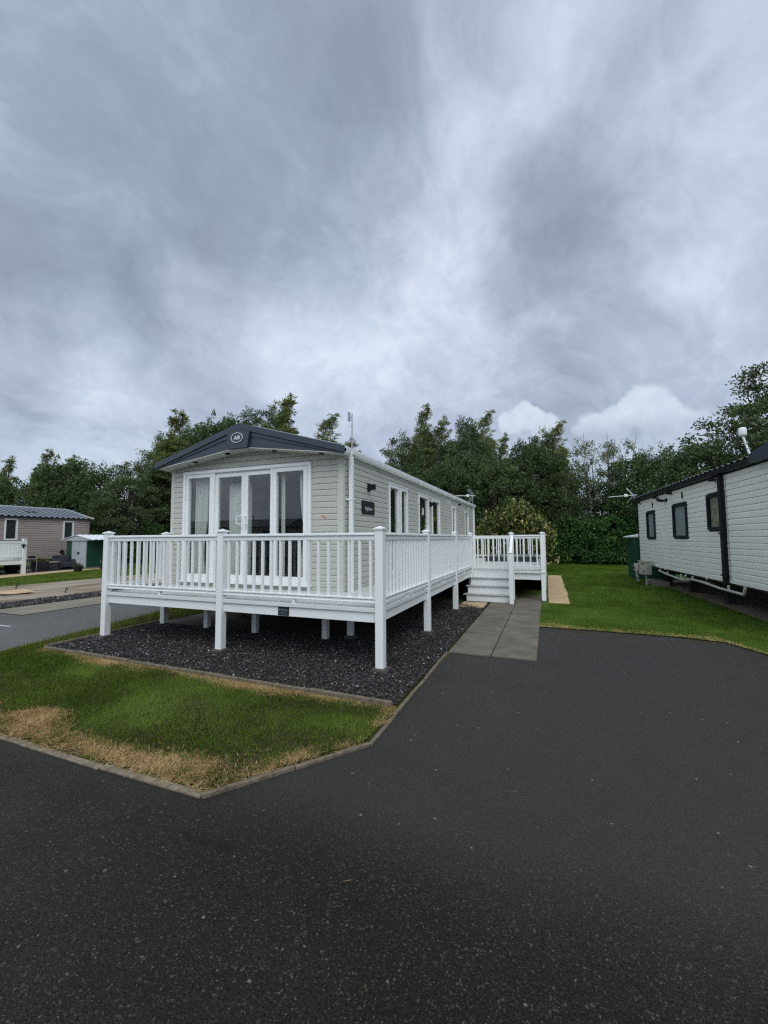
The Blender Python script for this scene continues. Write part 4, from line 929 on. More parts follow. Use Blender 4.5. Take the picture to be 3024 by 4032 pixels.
for a, c in ((-5.70, -5.0265), (-5.0235, -4.385)):
    b = MB(); frame(b, FP, UX, n_, a, c, .90, 2.815, .070, -.046, .008, wb=.075, wt=.062); b.build('door_leaf', 'upvc', pd, bev=.004)
b = MB(); b.wbox(FP, UX, n_, -5.70, -4.445, 2.815, 2.845, -.05, -.004); b.build('door_head', 'upvc', pd)
for a, c, z0, z1 in ((-6.345, -5.82, .968, 2.775), (-5.63, -5.098, .973, 2.755), (-4.953, -4.455, .973, 2.755), (-4.327, -3.778, .968, 2.769)):
    b = MB(); b.wbox(FP, UX, n_, a, c, z0, z1, -.022, -.012); b.build('pane', 'window_glass', pd)
for x, hx in ((-5.065, -5.145), (-4.985, -4.905)):
    b = MB(); b.wbox(FP, UX, n_, x-.014, x+.014, 1.80, 2.04, .008, .022)
    sg = -1 if hx < x else 1
    b.tube([(x+sg*.012, YF-.02, 1.875), (x+sg*.012, YF-.055, 1.875), (hx, YF-.06, 1.885), (hx-sg*-.008, YF-.06, 1.96), (hx, YF-.06, 2.02), (x+sg*.012, YF-.055, 2.03), (x+sg*.012, YF-.02, 2.03)], .0105, 8)
    b.wbox(FP, UX, n_, x-.006, x+.006, 1.82, 1.845, .022, .026)
    b.build('handle', 'upvc', pd)
# red scuff mark on the front boards
b = MB(); b.hexa([(-3.42, YF-.016, 1.985), (-3.40, YF-.016, 1.995), (-3.40, YF-.012, 1.995), (-3.42, YF-.012, 1.985), (-3.415, YF-.016, 1.99+.02), (-3.395, YF-.016, 2.008), (-3.395, YF-.012, 2.008), (-3.415, YF-.012, 2.01)])
b = MB(); b.beam((-3.43, YF-.0145, 1.992), (-3.345, YF-.0145, 1.945), .004, .022, (0, 0, 1)); b.build('sticker', 'red_mark', car)
# side windows and door
nr = (1, 0, 0)
for i, (a, c, z0, z1) in enumerate(WIN):
    b = MB(); frame(b, RP, UY, nr, a, c, z0, z1, .07, -.05, .032, wb=.075)
    b.wbox(RP, UY, nr, a-.012, c+.012, z1, z1+.018, -.01, .045)
    if i not in (0, 1, 2): b.wbox(RP, UY, nr, a-.012, c+.012, z0-.03, z0, -.01, .05)
    w = b.build('door' if i == 2 else 'window', 'upvc', car, bev=.004)
    b = MB(); b.wbox(RP, UY, nr, a+.07, c-.07, z0+.075, z1-.07, -.02, -.010); b.build('pane', 'window_glass', w)
    if i == 2:
        for hz in (.95, 1.75, 2.5): b = MB(); b.wbox(RP, UY, nr, a-.03, a+.01, hz, hz+.1, .0, .045); b.build('hinge', 'upvc', w)
        q = [(10.53+.075*math.cos(2*math.pi*k/20), 2.325+.105*math.sin(2*math.pi*k/20)) for k in range(20)]
        b = MB(); i0 = len(b.v); b.v += [(XR_-.0085, y, z) for y, z in q]+[(XR_-.0065, y, z) for y, z in q]; b.f.append(tuple(range(20, 40)))
        for k in range(20): b.f.append((k, (k+1) % 20, 20+(k+1) % 20, 20+k))
        b.build('round_notice', 'upvc', w)
        b = MB(); b.wbox(RP, UY, nr, c-.055, c-.02, 1.75, 1.95, .032, .05); b.build('handle', 'upvc', w)
# lamps, camera, vents
def lamp(y, z, s=1.0):
    b = MB(); b.box(XR_+.008, XR_+.055*s, y-.035*s, y+.035*s, z-.075*s, z+.075*s); o = b.build('wall_lamp', 'black_plastic', car, bev=.004)
    b = MB(); b.box(XR_+.055*s, XR_+.16*s, y-.032*s, y+.03*s, z-.045*s, z+.055*s); b.build('lamp_head', 'black_plastic', o, bev=.004)
lamp(6.86, 2.545); lamp(11.15, 2.56)
b = MB(); b.box(XR_+.006, XR_+.03, 15.0, 15.1, 2.74, 2.90); v = b.build('floodlight', 'upvc', car)
b = MB(); b.prism([(XR_+.03, 2.80), (XR_+.15, 2.835), (XR_+.14, 2.875), (XR_+.03, 2.875)], 15.0, 15.1); b.build('floodlight_head', 'black_plastic', v)
for y in (13.62, 17.35): b = MB(); b.box(XR_+.004, XR_+.028, y, y+.09, 2.79, 2.92); b.build('vent', 'upvc', car, bev=.006)
# name plaque
b = MB(); y0, y1, z0, z1, rad = 6.565, 7.135, 2.045, 2.292, .035; q = []
for cx_, cz_, a0 in ((y1-rad, z1-rad, 0), (y0+rad, z1-rad, 90), (y0+rad, z0+rad, 180), (y1-rad, z0+rad, 270)):
    for k in range(5): a = R(a0+k*22.5); q.append((cx_+rad*math.cos(a), cz_+rad*math.sin(a)))
nq = len(q); b.v += [(XR_+.014, y, z) for y, z in q]+[(XR_+.026, y, z) for y, z in q]; b.f.append(tuple(range(nq, 2*nq)))
for k in range(nq): b.f.append((k, (k+1) % nq, nq+(k+1) % nq, nq+k))
pq = b.build('name_plaque', 'plaque', car)
text_mb('plaque_lettering', 'Ingleton', .098, .001, 'lettering_silver', pq, wallM((XR_+.0275, 6.86, 2.155), UY, (1, 0, 0)), .06, .001)
# router aerial pole at the front corner
ant = MB(); ant.tube([(-2.985, 6.09, 3.02), (-2.985, 6.09, 3.71)], .0105, 8)
for z in (3.30, 3.50): ant.lathe([(.0135, -.007), (.0135, .007)], (-2.985, 6.09, z), 8)
a1 = ant.build('internet_aerial', 'pipe_grey', car)
b = MB(); b.box(-3.055, -3.028, 6.05, 6.13, 3.585, 3.745); b.build('aerial_panel', 'pipe_grey', a1, bev=.012)
b = MB(); b.box(-3.028, -2.985, 6.08, 6.10, 3.64, 3.66); b.tube([(-3.042, 6.09, 3.585), (-3.04, 6.09, 3.53), (-3.02, 6.09, 3.485), (-2.995, 6.09, 3.475)], .004, 6); b.build('aerial_lead', 'pipe_grey', a1); b = MB(); b.tube([(-2.985, 6.09, 3.06), (-2.96, 6.06, 3.0), (-2.98, 5.95, 2.93), (-3.03, 5.86, 2.90)], .009, 6)
b.build('aerial_cable', 'pipe_grey', a1)
# television aerial at the far roof end
b = MB(); b.tube([(-3.07, 18.62, 2.95), (-3.07, 18.62, 3.58)], .014, 6); a2 = b.build('television_aerial', 'galvanised', car)
A0 = Vector((-3.07, 18.62, 3.53)); dv = Vector((-.80, -.60, -.03)).normalized(); sdv = dv.cross(Vector((0, 0, 1))).normalized()
b = MB(); b.beam(A0+dv*-.12, A0+dv*.86, .022, .022)
for k in range(12): b.beam(A0+dv*(.30+.045*k)-sdv*.06, A0+dv*(.30+.045*k)+sdv*.06, .006, .03)
b.box(A0.x+dv.x*.24-.05, A0.x+dv.x*.24+.05, A0.y+dv.y*.24-.04, A0.y+dv.y*.24+.04, A0.z-.06, A0.z+.05)
b.build('aerial_boom', 'upvc', a2)
b = MB()
for s in (1, -1):
    e = lambda k, t: A0+dv*(.02+.16*t)+sdv*(-.17+.34*k)+Vector((0, 0, s*(.03+.26*t)))
    for k in range(6): b.beam(e(k/5, 0), e(k/5, 1), .006, .006)
    for t in (.0, .35, .7, 1.0): b.beam(e(0, t), e(1, t), .006, .006)
b.build('aerial_reflector', 'galvanised', a2)

# curtains behind the glass
def curtain(x0, x1, z0, z1, y, waves, amp, label, pinch=None, thick=.004):
    b = MB(); nx = max(10, int(waves*10)); nz = 14
    for j in range(nz+1):
        t = j/nz; z = z0+(z1-z0)*t
        for i in range(nx+1):
            u = i/nx; xa, xb = x0, x1
            if pinch: f = math.exp(-((t-pinch[0])/.22)**2)*pinch[1]; xa = x0+(x1-x0)*f if pinch[2] > 0 else x0; xb = x1-(x1-x0)*f if pinch[2] < 0 else x1
            b.v.append((xa+(xb-xa)*u, y+amp*math.sin(u*waves*2*math.pi+.5*math.sin(3*t))+.3*amp*math.sin(u*waves*4.3+t*2), z))
    for j in range(nz):
        for i in range(nx): a = j*(nx+1)+i; b.f.append((a, a+1, a+nx+2, a+nx+1))
    o = b.build('curtain', 'curtain_cloth', smooth=True)
    s = o.modifiers.new('thickness', 'SOLIDIFY'); s.thickness = thick
    return tag(o, label, 'curtain', 'curtains of the patio doors')
curtain(-6.36, -6.03, .76, 2.82, YF+.16, 6, .022, 'pale curtain filling most of the end pane furthest from the aerial pole', (.3, .25, -1))
curtain(-6.00, -5.76, .76, 2.80, YF+.19, 4, .020, 'pale curtain beside the first mullion, split from its neighbour by a dark gap', (.80, .4, 1))
curtain(-5.60, -5.06, .76, 2.66, YF+.24, 7, .018, 'pleated pale curtain behind the door leaf next to it')
curtain(-4.34, -4.255, .76, 2.80, YF+.14, 2, .014, 'narrow strip of pale curtain at the mullion of the dark end pane')
curtain(-3.96, -3.74, .76, 2.82, YF+.14, 4, .016, 'pale tied back curtain at the frame nearest the aerial pole', (.45, .35, 1))

# ------------------------------------------------------------------ raised deck
ZD = .755
deck = thing('raised_deck', 'white plastic raised deck with balustrade wrapping round the caravan', 'deck', (-3.4, 8.0, 0))
b = MB(); b.box(-6.80, -1.905, 4.66, 5.86, .706, ZD); b.build('deck_floor', 'deck_board', deck)
b = MB(); b.box(-3.02, -1.905, 5.862, 11.20, .706, ZD-.001); b.build('deck_floor', 'deck_board', deck)
b = MB(); b.box(-3.02, -.06, 11.202, 18.30, .706, ZD-.002); b.build('deck_floor', 'deck_board', deck)
b = MB()
b.box(-6.80, -1.90, 4.645, 4.659, .706, ZD+.004); b.box(-1.904, -1.890, 4.66, 11.18, .706, ZD+.004); b.box(-1.86, -.05, 11.185, 11.20, .698, ZD-.008); b.box(-.058, -.045, 11.2, 18.3, .70, ZD-.008); b.box(-6.815, -6.801, 4.66, 5.86, .706, ZD+.004)
b.build('edge_trim', 'upvc_deck', deck, bev=.003)
b = MB()
b.box(-6.79, -1.93, 4.672, 4.70, .578, .704); b.box(-1.945, -1.917, 4.70, 11.19, .582, .704); b.box(-1.82, -.10, 11.235, 11.262, .53, .696); b.box(-.105, -.08, 11.26, 18.28, .55, .7); b.box(-6.79, -6.762, 4.70, 5.84, .578, .704)
b.build('beam', 'upvc', deck, bev=.003)
b = MB()
for yy in np.arange(5.1, 18, .6): b.box(-3.0 if yy > 5.9 else -6.78, -1.93, yy, yy+.05, .58, .703)
b.build('joist', 'chassis', deck)
PW = .105
def post(x, y, z0, z1=1.715, w=PW, foot=True, cap=True):
    b = MB(); b.box(x-w/2, x+w/2, y-w/2, y+w/2, z0, z1); o = b.build('post', 'upvc', deck, bev=.006)
    if cap:
        h = w/2+.014; b = MB(); b.hexa([(x-h, y-h, z1), (x+h, y-h, z1), (x+h, y+h, z1), (x-h, y+h, z1), (x-h, y-h, z1+.018), (x+h, y-h, z1+.018), (x+h, y+h, z1+.018), (x-h, y+h, z1+.018)])
        i = len(b.v); b.v += [(x-h*.94, y-h*.94, z1+.018), (x+h*.94, y-h*.94, z1+.018), (x+h*.94, y+h*.94, z1+.018), (x-h*.94, y+h*.94, z1+.018), (x, y, z1+.046)]
        for k in range(4): b.f.append((i+k, i+(k+1) % 4, i+4))
        b.build('post_cap', 'upvc', o)
    if foot:
        f = w/2+.04; b = MB(); b.box(x-f, x+f, y-f, y+f, -.03, z0); b.build('foot', 'shoe_concrete', o, bev=.006)
YP = 4.672
PX = [(-6.812, YP), (-4.383, YP), (-1.908, YP)]
for x, y in PX: post(x, y, .05)
post(-6.81, 5.79, .03, foot=False)
XP = -1.918
for y in (6.80, 9.10, 11.15): post(XP, y, .05)
post(-.11, 11.25, .012, foot=False); post(-.865, 11.22, .012, foot=False)
post(-.11, 13.6, .012, foot=False); post(-.11, 15.9, .012, foot=False); post(-.11, 18.2, .012, foot=False); post(-2.96, 18.2, .012, foot=False)
for x, y in ((-5.755, 5.80), (-4.685, 5.80), (-3.325, 5.82), (-2.98, 6.02)):
    b = MB(); b.box(x-.045, x+.045, y-.045, y+.045, .015 if x < -3.2 else .06, .705); o = b.build('support_post', 'upvc', deck, bev=.005)
    b = MB(); b.box(x-.08, x+.08, y-.08, y+.08, -.02, .0148 if x < -3.2 else .06); b.build('foot', 'shoe_concrete', o)
# balusters: one mesh, copied
b = MB(); b.box(-.018, .018, -.018, .018, .882, 1.588); BAL = b.build('baluster', 'upvc', deck, bev=.005)
BAL.data.transform(Matrix.Translation(org(deck))); C.objects.unlink(BAL)
nbal = [0]; extra = MB()
def railing(p, q, n, single=True, top=(1.588, 1.682), low=(.818, .884), blocks=True, cap=True):
    p = Vector((p[0], p[1], 0)); q = Vector((q[0], q[1], 0)); t = (q-p).normalized(); s = Vector((-t.y, t.x, 0)); L = (q-p).length
    b = MB(); P = p; du = t; nn = s
    b.wbox(P, du, nn, 0, L, top[0], top[1]-.036, -.024, .024); b.wbox(P, du, nn, 0, L, top[1]-.036, top[1]-.010, -.042, .042); b.wbox(P, du, nn, 0, L, top[1]-.010, top[1], -.034, .034)
    r = b.build('railing', 'upvc', deck, bev=.006)
    b = MB(); b.wbox(P, du, nn, 0, L, low[0], low[1]-.022, -.022, .022); b.wbox(P, du, nn, 0, L, low[1]-.022, low[1], -.036, .036); b.wbox(P, du, nn, 0, L, low[0], low[0]+.014, -.032, .032)
    b.build('bottom_rail', 'upvc', r, bev=.004)
    if blocks:
        b = MB(); b.wbox(P, du, nn, L/2-.022, L/2+.022, ZD-.002, low[0], -.022, .022); b.build('rail_block', 'upvc', r)
    for k in range(n):
        c = p+t*(L*(k+.5)/n)
        if single:
            o = BAL.copy(); C.objects.link(o); o.parent = r; o.location = c-org(deck); o.name = 'baluster'; nbal[0] += 1
        else: extra.wbox(c, du, nn, -.018, .018, low[1], top[0], -.018, .018)
    return r
h = PW/2
railing((PX[0][0]+h, YP), (PX[1][0]-h, YP), 16); railing((PX[1][0]+h, YP), (PX[2][0]-h, YP), 16)
railing((XP, YP+h), (XP, 6.80-h), 15); railing((XP, 6.80+h), (XP, 9.10-h), 16); railing((XP, 9.10+h), (XP, 11.15-h), 15)
railing((-6.81, YP+h), (-6.81, 5.79-h), 7)
b = MB(); b.box(-2.9, -.16, 17.75, 17.80, .0, .70); b.box(-.13, -.10, 13.7, 17.9, .0, .54); b.build('dark_backing', 'chassis', deck)  # unseen dark boards added to keep the space under the landing black
railing((-.812, 11.22), (-.165, 11.25), 4, blocks=False)
railing((-.11, 11.31), (-.11, 13.54), 15, False); railing((-.11, 13.66), (-.11, 15.84), 15, False); railing((-.11, 15.96), (-.11, 18.14), 15, False)
rb = railing((-.17, 18.2), (-2.90, 18.2), 17, False)
o = extra.build('baluster', 'upvc', rb); o['kind'] = 'stuff'
# gate across the head of the steps
b = MB(); GY = 11.19; b.box(-1.86, -1.80, GY-.02, GY+.02, .80, 1.67); b.box(-.985, -.925, GY-.02, GY+.02, .80, 1.67); b.box(-1.80, -.985, GY-.02, GY+.02, 1.585, 1.67); b.box(-1.80, -.985, GY-.02, GY+.02, .80, .87)
gt = b.build('gate', 'upvc', deck, bev=.004)
for k in range(6):
    o = BAL.copy(); C.objects.link(o); o.parent = gt; o.location = Vector((-1.80+.815*(k+.5)/6, GY, -.01))-org(deck); o.name = 'baluster'
# steps
b = MB()
for k, y in enumerate((10.575, 10.785, 10.995)): b.box(-1.945 if k < 2 else -1.90, -.905, y, y+.02, .0+.19*k+(.015 if k == 0 else .0), .165+.19*k)
b.box(-1.86, -.92, 11.165, 11.185, .57, .697)
st = b.build('steps', 'upvc', deck)
for k, y in enumerate((10.545, 10.755, 10.965)):
    b = MB(); b.box(-2.025+.03*k, -.90, y, y+.245, .165+.19*k, .19+.19*k); b.build('step_tread', 'step_grey', st, bev=.004)
b = MB(); b.box(-.884, -.785, 10.395, 10.49, .012, 1.235); nw_ = b.build('newel_post', 'upvc', st, bev=.006)
b = MB(); b.box(-.896, -.773, 10.383, 10.502, 1.235, 1.255); b.build('newel_cap', 'upvc', st, bev=.005)
b = MB(); b.beam((-.835, 10.45, 1.235), (-.85, 11.19, 1.655), .075, .05); b.beam((-.835, 10.49, .50), (-.85, 11.19, .88), .05, .045); b.build('handrail', 'upvc', st, bev=.008)
b = MB()
for k in range(4): y = 10.60+.15*k; b.box(-.855, -.825, y, y+.03, .56+.081*k, 1.30+.085*k)
b.build('handrail_infill', 'upvc', st)
# maker's plate on the beam: lettering too small to read
b = MB(); b.box(-3.395, -3.225, 4.662, 4.671, .588, .698); pt = b.build('beam_plate', 'label_plate', deck)
b = MB()
for k in range(11): x = -3.382+.0135*k; b.box(x, x+(.004 if k % 3 else .008), 4.6605, 4.662, .638+(.006 if k % 2 else 0), .675)
for z in (.620, .603):
    x = -3.375
    while x < -3.25: w = rnd.uniform(.008, .02); b.box(x, x+w, 4.6605, 4.662, z, z+.007); x += w+.004
b.build('plate_print', 'lettering_faint', pt)
b = MB(); b.box(-2.13, -.33, 15.5, 17.7, ZD, .925); bx = b.build('deck_box', 'dark_box', bev=.02); tag(bx, 'low charcoal box on the landing behind the gate and balusters', 'box')
b = MB(); b.box(-2.15, -.31, 15.48, 17.72, .926, .95); b.build('lid', 'box_top', bx, bev=.01)
# ------------------------------------------------------------------ neighbouring caravan on the right
nb = thing('holiday_caravan', 'pale grey clapboard caravan with navy windows and black downpipe across the lawn', 'caravan', (3.203, 17.646, 0), R(2.79), local=True)
LN = 9.6; V0 = (0, 0, 0); dn = (0, -1, 0); wn = (-1, 0, 0)     # u runs towards the road
NW = [(1.20, 2.10, 1.56, 2.46), (3.82, 4.86, 1.58, 2.505), (6.14, 7.0, 1.76, 2.56)]
b = MB(); siding(b, V0, dn, wn, 0, LN, .64, 2.93, .121, .021, NW); b.build('wall', 'stone_siding', nb)
b = MB(); siding(b, (0, 0, 0), UX, (0, 1, 0), 0, 3.7, .64, 3.5, .121, .012, gable=(1.85, 3.5, .28)); b.build('wall', 'stone_siding', nb)
b = MB(); siding(b, (0, -LN, 0), UX, (0, -1, 0), 0, 3.7, .64, 3.5, .121, .012, gable=(1.85, 3.5, .28)); b.build('wall', 'stone_siding', nb)
b = MB(); b.box(.02, 3.68, -LN+.02, -.02, .60, .68); b.box(3.66, 3.70, -LN, 0, .64, 2.95); b.build('floor', 'room_dark', nb)
b = MB(); b.box(.5, .6, -LN+.2, -.2, .42, .6); b.box(3.1, 3.2, -LN+.2, -.2, .42, .6)
for y in (-1.2, -3.4, -5.6, -7.6):
    for x in (.45, 3.05): b.box(x, x+.18, y, y+.18, .0, .42)
b.build('chassis', 'chassis', nb)
b = MB(); pantiles(b, (-.16, -LN-.2, 3.035), UY, (1, 0, .275), LN+.4, 2.1); b.build('roof', 'roof_tile', nb)
b = MB(); pantiles(b, (3.86, -LN-.2, 3.035), UY, (-1, 0, .275), LN+.4, 2.1); b.build('roof', 'roof_tile', nb)
b = MB(); b.box(-.15, -.03, -LN+.9, .12, 2.935, 3.04); b.box(-.03, .0, -LN, .1, 2.90, 3.03); b.build('gutter', 'black_plastic', nb, bev=.02)
b = MB(); b.hexa([(-.19, -LN-.25, 2.95), (.1, -LN-.25, 2.95), (.1, -8.42, 2.93), (-.19, -8.42, 2.93), (-.19, -LN-.25, 3.28), (.1, -LN-.25, 3.30), (.1, -8.42, 3.10), (-.19, -8.42, 3.08)]); b.build('fascia', 'fascia_slate_blue', nb)
b = MB(); b.box(-.03, .02, -.06, .03, .62, 2.92); b.build('corner_trim', 'black_plastic', nb)
for u, w in ((2.79, .045), (5.81, .045)):
    b = MB(); b.wbox(V0, dn, wn, u-w/2, u+w/2, .60, 2.9, .0, .022); b.build('joint_strip', 'stone_siding', nb)
for i, (a, c, z0, z1) in enumerate(NW):
    b = MB(); frame(b, V0, dn, wn, a, c, z0, z1, .064, -.04, .065)
    frame(b, V0, dn, wn, a-.0, c-.0, z0-.035, z1+.035, .03, -.0, .03)
    w = b.build('window', 'window_navy', nb, bev=.006)
    b = MB(); b.wbox(V0, dn, wn, a+.064, c-.064, z0+.064, z1-.064, -.015, .0); b.build('pane', 'blind_pane' if i == 2 else 'frosted_pane', w)
b = MB(); b.wbox(V0, dn, wn, 6.88, 6.985, .56, 2.94, .02, .11)
b.wbox(V0, dn, wn, 6.84, 7.02, 1.66, 1.69, .015, .13); b.wbox(V0, dn, wn, 6.84, 7.02, .78, .81, .015, .13); b.build('downpipe', 'black_plastic', nb, bev=.012)
b = MB(); b.tube([(-.03, -7.06, .72), (-.03, -7.06, 2.88)], .012, 6); b.build('cable', 'pipe_white', nb)
for u, z in ((1.88, 2.675), (4.57, 2.715)): b = MB(); b.wbox(V0, dn, wn, u-.035, u+.035, z-.085, z+.085, .008, .04); b.build('vent', 'black_plastic', nb, bev=.01)
for u in (.38, 2.44, 3.74, 6.62): b = MB(); b.lathe([(.0, -.04), (.06, -.035), (.075, -.01), (.075, .02)], (-.10, -u, 2.862), 12); b.build('downlight', 'black_plastic', nb)
b = MB(); b.tube([(-.01, -3.28, 2.70), (-.03, -3.28, 2.70)], .075, 10); b.tube([(-.03, -3.27, 2.70), (-.12, -3.2, 2.69), (-.22, -3.12, 2.74)], [.03, .045, .05], 8); b.build('wall_lamp', 'black_plastic', nb)
# waste pipe slung under the floor
wpx = -.09
b = MB(); b.tube([(wpx+.1, -2.3, .60), (wpx, -2.5, .555), (wpx, -3.28, .505), (wpx, -4.08, .468), (wpx, -4.53, .47), (wpx, -5.2, .535), (wpx, -5.81, .53), (wpx, -6.74, .49), (wpx, -7.70, .485), (wpx+.01, -7.75, .60), (wpx+.01, -7.75, .66)], .027, 8)
for u, z in ((3.3, .60), (4.40, .60), (5.18, .62), (7.1, .6)): b.tube([(wpx, -u, .50), (wpx, -u, z)], .024, 6)
b.tube([(wpx, -4.55, .48), (wpx, -4.72, .60)], .024, 6)
b.build('waste_pipe', 'pipe_white', nb)
b = MB(); b.tube([(-.12, -8.35, 3.05), (-.16, -8.30, 3.30)], .018, 8); b.tube([(-.16, -8.30, 3.30), (-.19, -8.28, 3.46)], .018, 8)
for z in (3.14, 3.22, 3.32): b.lathe([(.022, -.005), (.022, .005)], (-.135-.1*(z-3.1), -8.33, z), 8)
ra = b.build('roof_antenna', 'upvc', nb)
b = MB(); b.lathe([(.03, 0), (.058, .012), (.062, .04), (.062, .13), (.05, .158), (.02, .165)], (-.19, -8.28, 3.45), 16); b.build('antenna_head', 'upvc', ra, smooth=True)
b = MB(); b.tube([(-.08, .18, 2.95), (-.08, .18, 3.24)], .014, 6); a3 = b.build('television_aerial', 'galvanised', nb)
A0 = Vector((-.08, .18, 3.20)); dv = Vector((-.98, .12, -.04)).normalized(); sdv = Vector((dv.y, -dv.x, 0))
b = MB(); b.beam(A0-dv*.1, A0+dv*.85, .02, .02)
for k in range(11): b.beam(A0+dv*(.36+.045*k)-sdv*.07, A0+dv*(.36+.045*k)+sdv*.07, .006, .028)
b.box(A0.x-.32, A0.x-.22, A0.y-.03, A0.y+.05, A0.z-.05, A0.z+.05); b.build('aerial_boom', 'upvc', a3)
b = MB()
for s in (1, -1):
    e = lambda k, t: A0+dv*(.04+.20*t)+sdv*(-.15+.30*k)+Vector((0, 0, s*(.02+.27*t)))
    for k in range(5): b.beam(e(k/4, 0), e(k/4, 1), .008, .008)
    for t in (0, .5, 1.0): b.beam(e(0, t), e(1, t), .006, .006)
b.build('aerial_reflector', 'galvanised', a3)
# its concrete base
b = MB()
def rot(x, y): c, s = math.cos(R(2.79)), math.sin(R(2.79)); return (3.203+x*c-y*s, 17.646+x*s+y*c)
b.sheet([rot(.30, -10.5), rot(4.2, -10.5), rot(4.2, .6), rot(.34, .3), rot(.36, -1.0)], .012); structure('concrete_base.003', b, 'concrete')
b = MB()
for u in np.arange(-.2, 10.4, .9): p = rot(.27, -u); q = rot(.27, -u-.89); b.beam((p[0], p[1], .0), (q[0], q[1], .0), .07, .05)
structure('kerb.005', b, 'edging', bev=.008)
# meter boxes
def boxthing(name, label, cat, x, y, z0, z1, w, dp, mat, rotz):
    t = thing(name, label, cat, (x, y, 0), rotz, local=True)
    b = MB(); b.box(-dp/2, dp/2, -w/2, w/2, z0, z1); b.build('case', mat, t, bev=.02)
    return t
x, y = rot(-.26, -1.62)
t = boxthing('meter_box', 'weathered stained electricity box numbered 10 on a post by the caravan end', 'meter box', x, y, .36, .79, .44, .20, 'meter_weathered', R(2.79+16))
b = MB(); b.box(-.12, .12, -.24, .24, .79, .81); b.build('lid', 'meter_weathered', t, bev=.01)
b = MB(); b.tube([(.0, -.05, -.03), (.0, -.05, .36)], .028, 8); b.build('post', 'pipe_white', t)
text_mb('number', '10', .115, .002, 'black_plastic', t, wallM((-.102, -.10, .46), (0, -1, 0), (-1, 0, 0)), 0, .003)
b = MB(); b.wbox((-.101, 0, 0), (0, -1, 0), (-1, 0, 0), -.02, .16, .71, .73, 0, .012); b.wbox((-.101, 0, 0), (0, -1, 0), (-1, 0, 0), -.20, -.17, .45, .7, 0, .01); b.build('hinge', 'chassis', t)
x, y = rot(-.22, -.55)
t = boxthing('meter_box', 'small cream junction box on a stake beside the green locker', 'meter box', x, y, .40, .66, .34, .16, 'meter_beige', R(2.79+10))
b = MB(); b.box(-.03, .03, .02, .08, -.02, .42); b.build('post', 'pipe_grey', t)
b = MB(); b.tube([(-.06, -.02, .40), (-.06, -.02, .22), (-.03, -.03, .18)], .035, 8); b.build('meter_pipe', 'pipe_white', t)
b = MB(); b.box(-.085, -.08, .03, .12, .46, .55); b.build('catch', 'chassis', t)
x, y = rot(.12, -1.4)
b = MB(); b.box(x-.2, x+.25, y-.55, y+.6, -.02, .16); tag(b.build('concrete_block', 'concrete', bev=.02), 'rough concrete block in the grass below the two meter boxes', 'block')
# green locker at the far end
t = thing('garden_locker', 'narrow dark green metal locker with white lid at the end of the grey caravan', 'locker', (3.75, 18.9, 0))
b = MB()
for k in range(11): x0 = 3.10+k*.12; b.box(x0, x0+.118, 18.30+(.012 if k % 2 else 0), 19.6, -.02, 1.60)
b.build('body', 'shed_green', t)
b = MB(); b.hexa([(2.98, 18.22, 1.602), (4.45, 18.22, 1.602), (4.45, 19.7, 1.602), (2.98, 19.7, 1.602), (2.98, 18.22, 1.64), (3.7, 18.22, 1.76), (3.7, 19.7, 1.76), (2.98, 19.7, 1.64)]); b.build('lid', 'shed_roof', t)

# ------------------------------------------------------------------ pink caravan, shed and clutter across the road
X0 = -27.5
pk = thing('holiday_caravan', 'pinkish brown clapboard caravan with slate tiled roof across the road', 'caravan', (-29.35, 12, 0))
b = MB(); PWn = [(13.08, 13.70, 1.66, 2.86), (16.0, 16.62, 1.68, 2.83), (9.6, 10.6, 1.66, 2.86)]
siding(b, (X0, 0, 0), UY, (1, 0, 0), 5.2, 17.55, .56, 2.96, .135, .04, PWn); b.build('wall', 'mushroom_siding', pk)
b = MB(); b.box(-31.2, -27.53, 17.5, 17.55, .56, 3.2); b.box(-31.2, -27.53, 5.2, 5.25, .56, 3.2); b.box(-31.2, -31.15, 5.25, 17.5, .56, 2.95); b.box(-31.1, -27.55, 5.3, 17.5, .5, .6); b.build('wall', 'mushroom_siding', pk)
b = MB(); b.box(X0-.02, X0+.03, 17.40, 17.58, .55, 2.96); b.build('corner_trim', 'chassis', pk)
b = MB(); up = Vector((-1.85-.15, 0, .66)).normalized()
pantiles(b, (X0+.18, 5.0, 2.98), UY, tuple(up), 12.6, 2.10, pu=.30, row=.30, amp=.030, step=.035)
b.build('roof', 'roof_steel_blue', pk)
b = MB(); b.face((X0+.18, 17.6, 2.98), (-29.35, 17.2, 3.63), (-31.4, 17.9, 2.98)); b.face((-29.35, 5.0, 3.63), (-29.35, 17.2, 3.63), (-31.4, 17.9, 2.98), (-31.4, 5.0, 2.98)); b.build('roof', 'roof_steel_blue', pk)
b = MB(); b.tube([(-29.33, 5.0, 3.66), (-29.33, 17.2, 3.65), (X0+.16, 17.75, 3.0)], .05, 6); b.build('ridge_cap', 'pipe_grey', pk)
b = MB(); b.box(X0, X0+.17, 5.0, 17.8, 2.90, 2.985); b.build('gutter', 'chassis', pk)
b = MB(); b.hexa([(-28.6, 14.45, 3.36), (-28.1, 14.45, 3.20), (-28.1, 15.05, 3.20), (-28.6, 15.05, 3.36), (-28.6, 14.45, 3.42), (-28.1, 14.45, 3.27), (-28.1, 15.05, 3.27), (-28.6, 15.05, 3.42)]); b.build('roof_vent', 'black_plastic', pk)
for a, c, z0, z1 in PWn:
    b = MB(); frame(b, (X0, 0, 0), UY, (1, 0, 0), a, c, z0, z1, .085, -.03, .05); w = b.build('window', 'upvc', pk)
    b = MB(); b.wbox((X0, 0, 0), UY, (1, 0, 0), a+.085, c-.085, z0+.085, z1-.085, -.02, .0); b.build('pane', 'dark_pane', w)
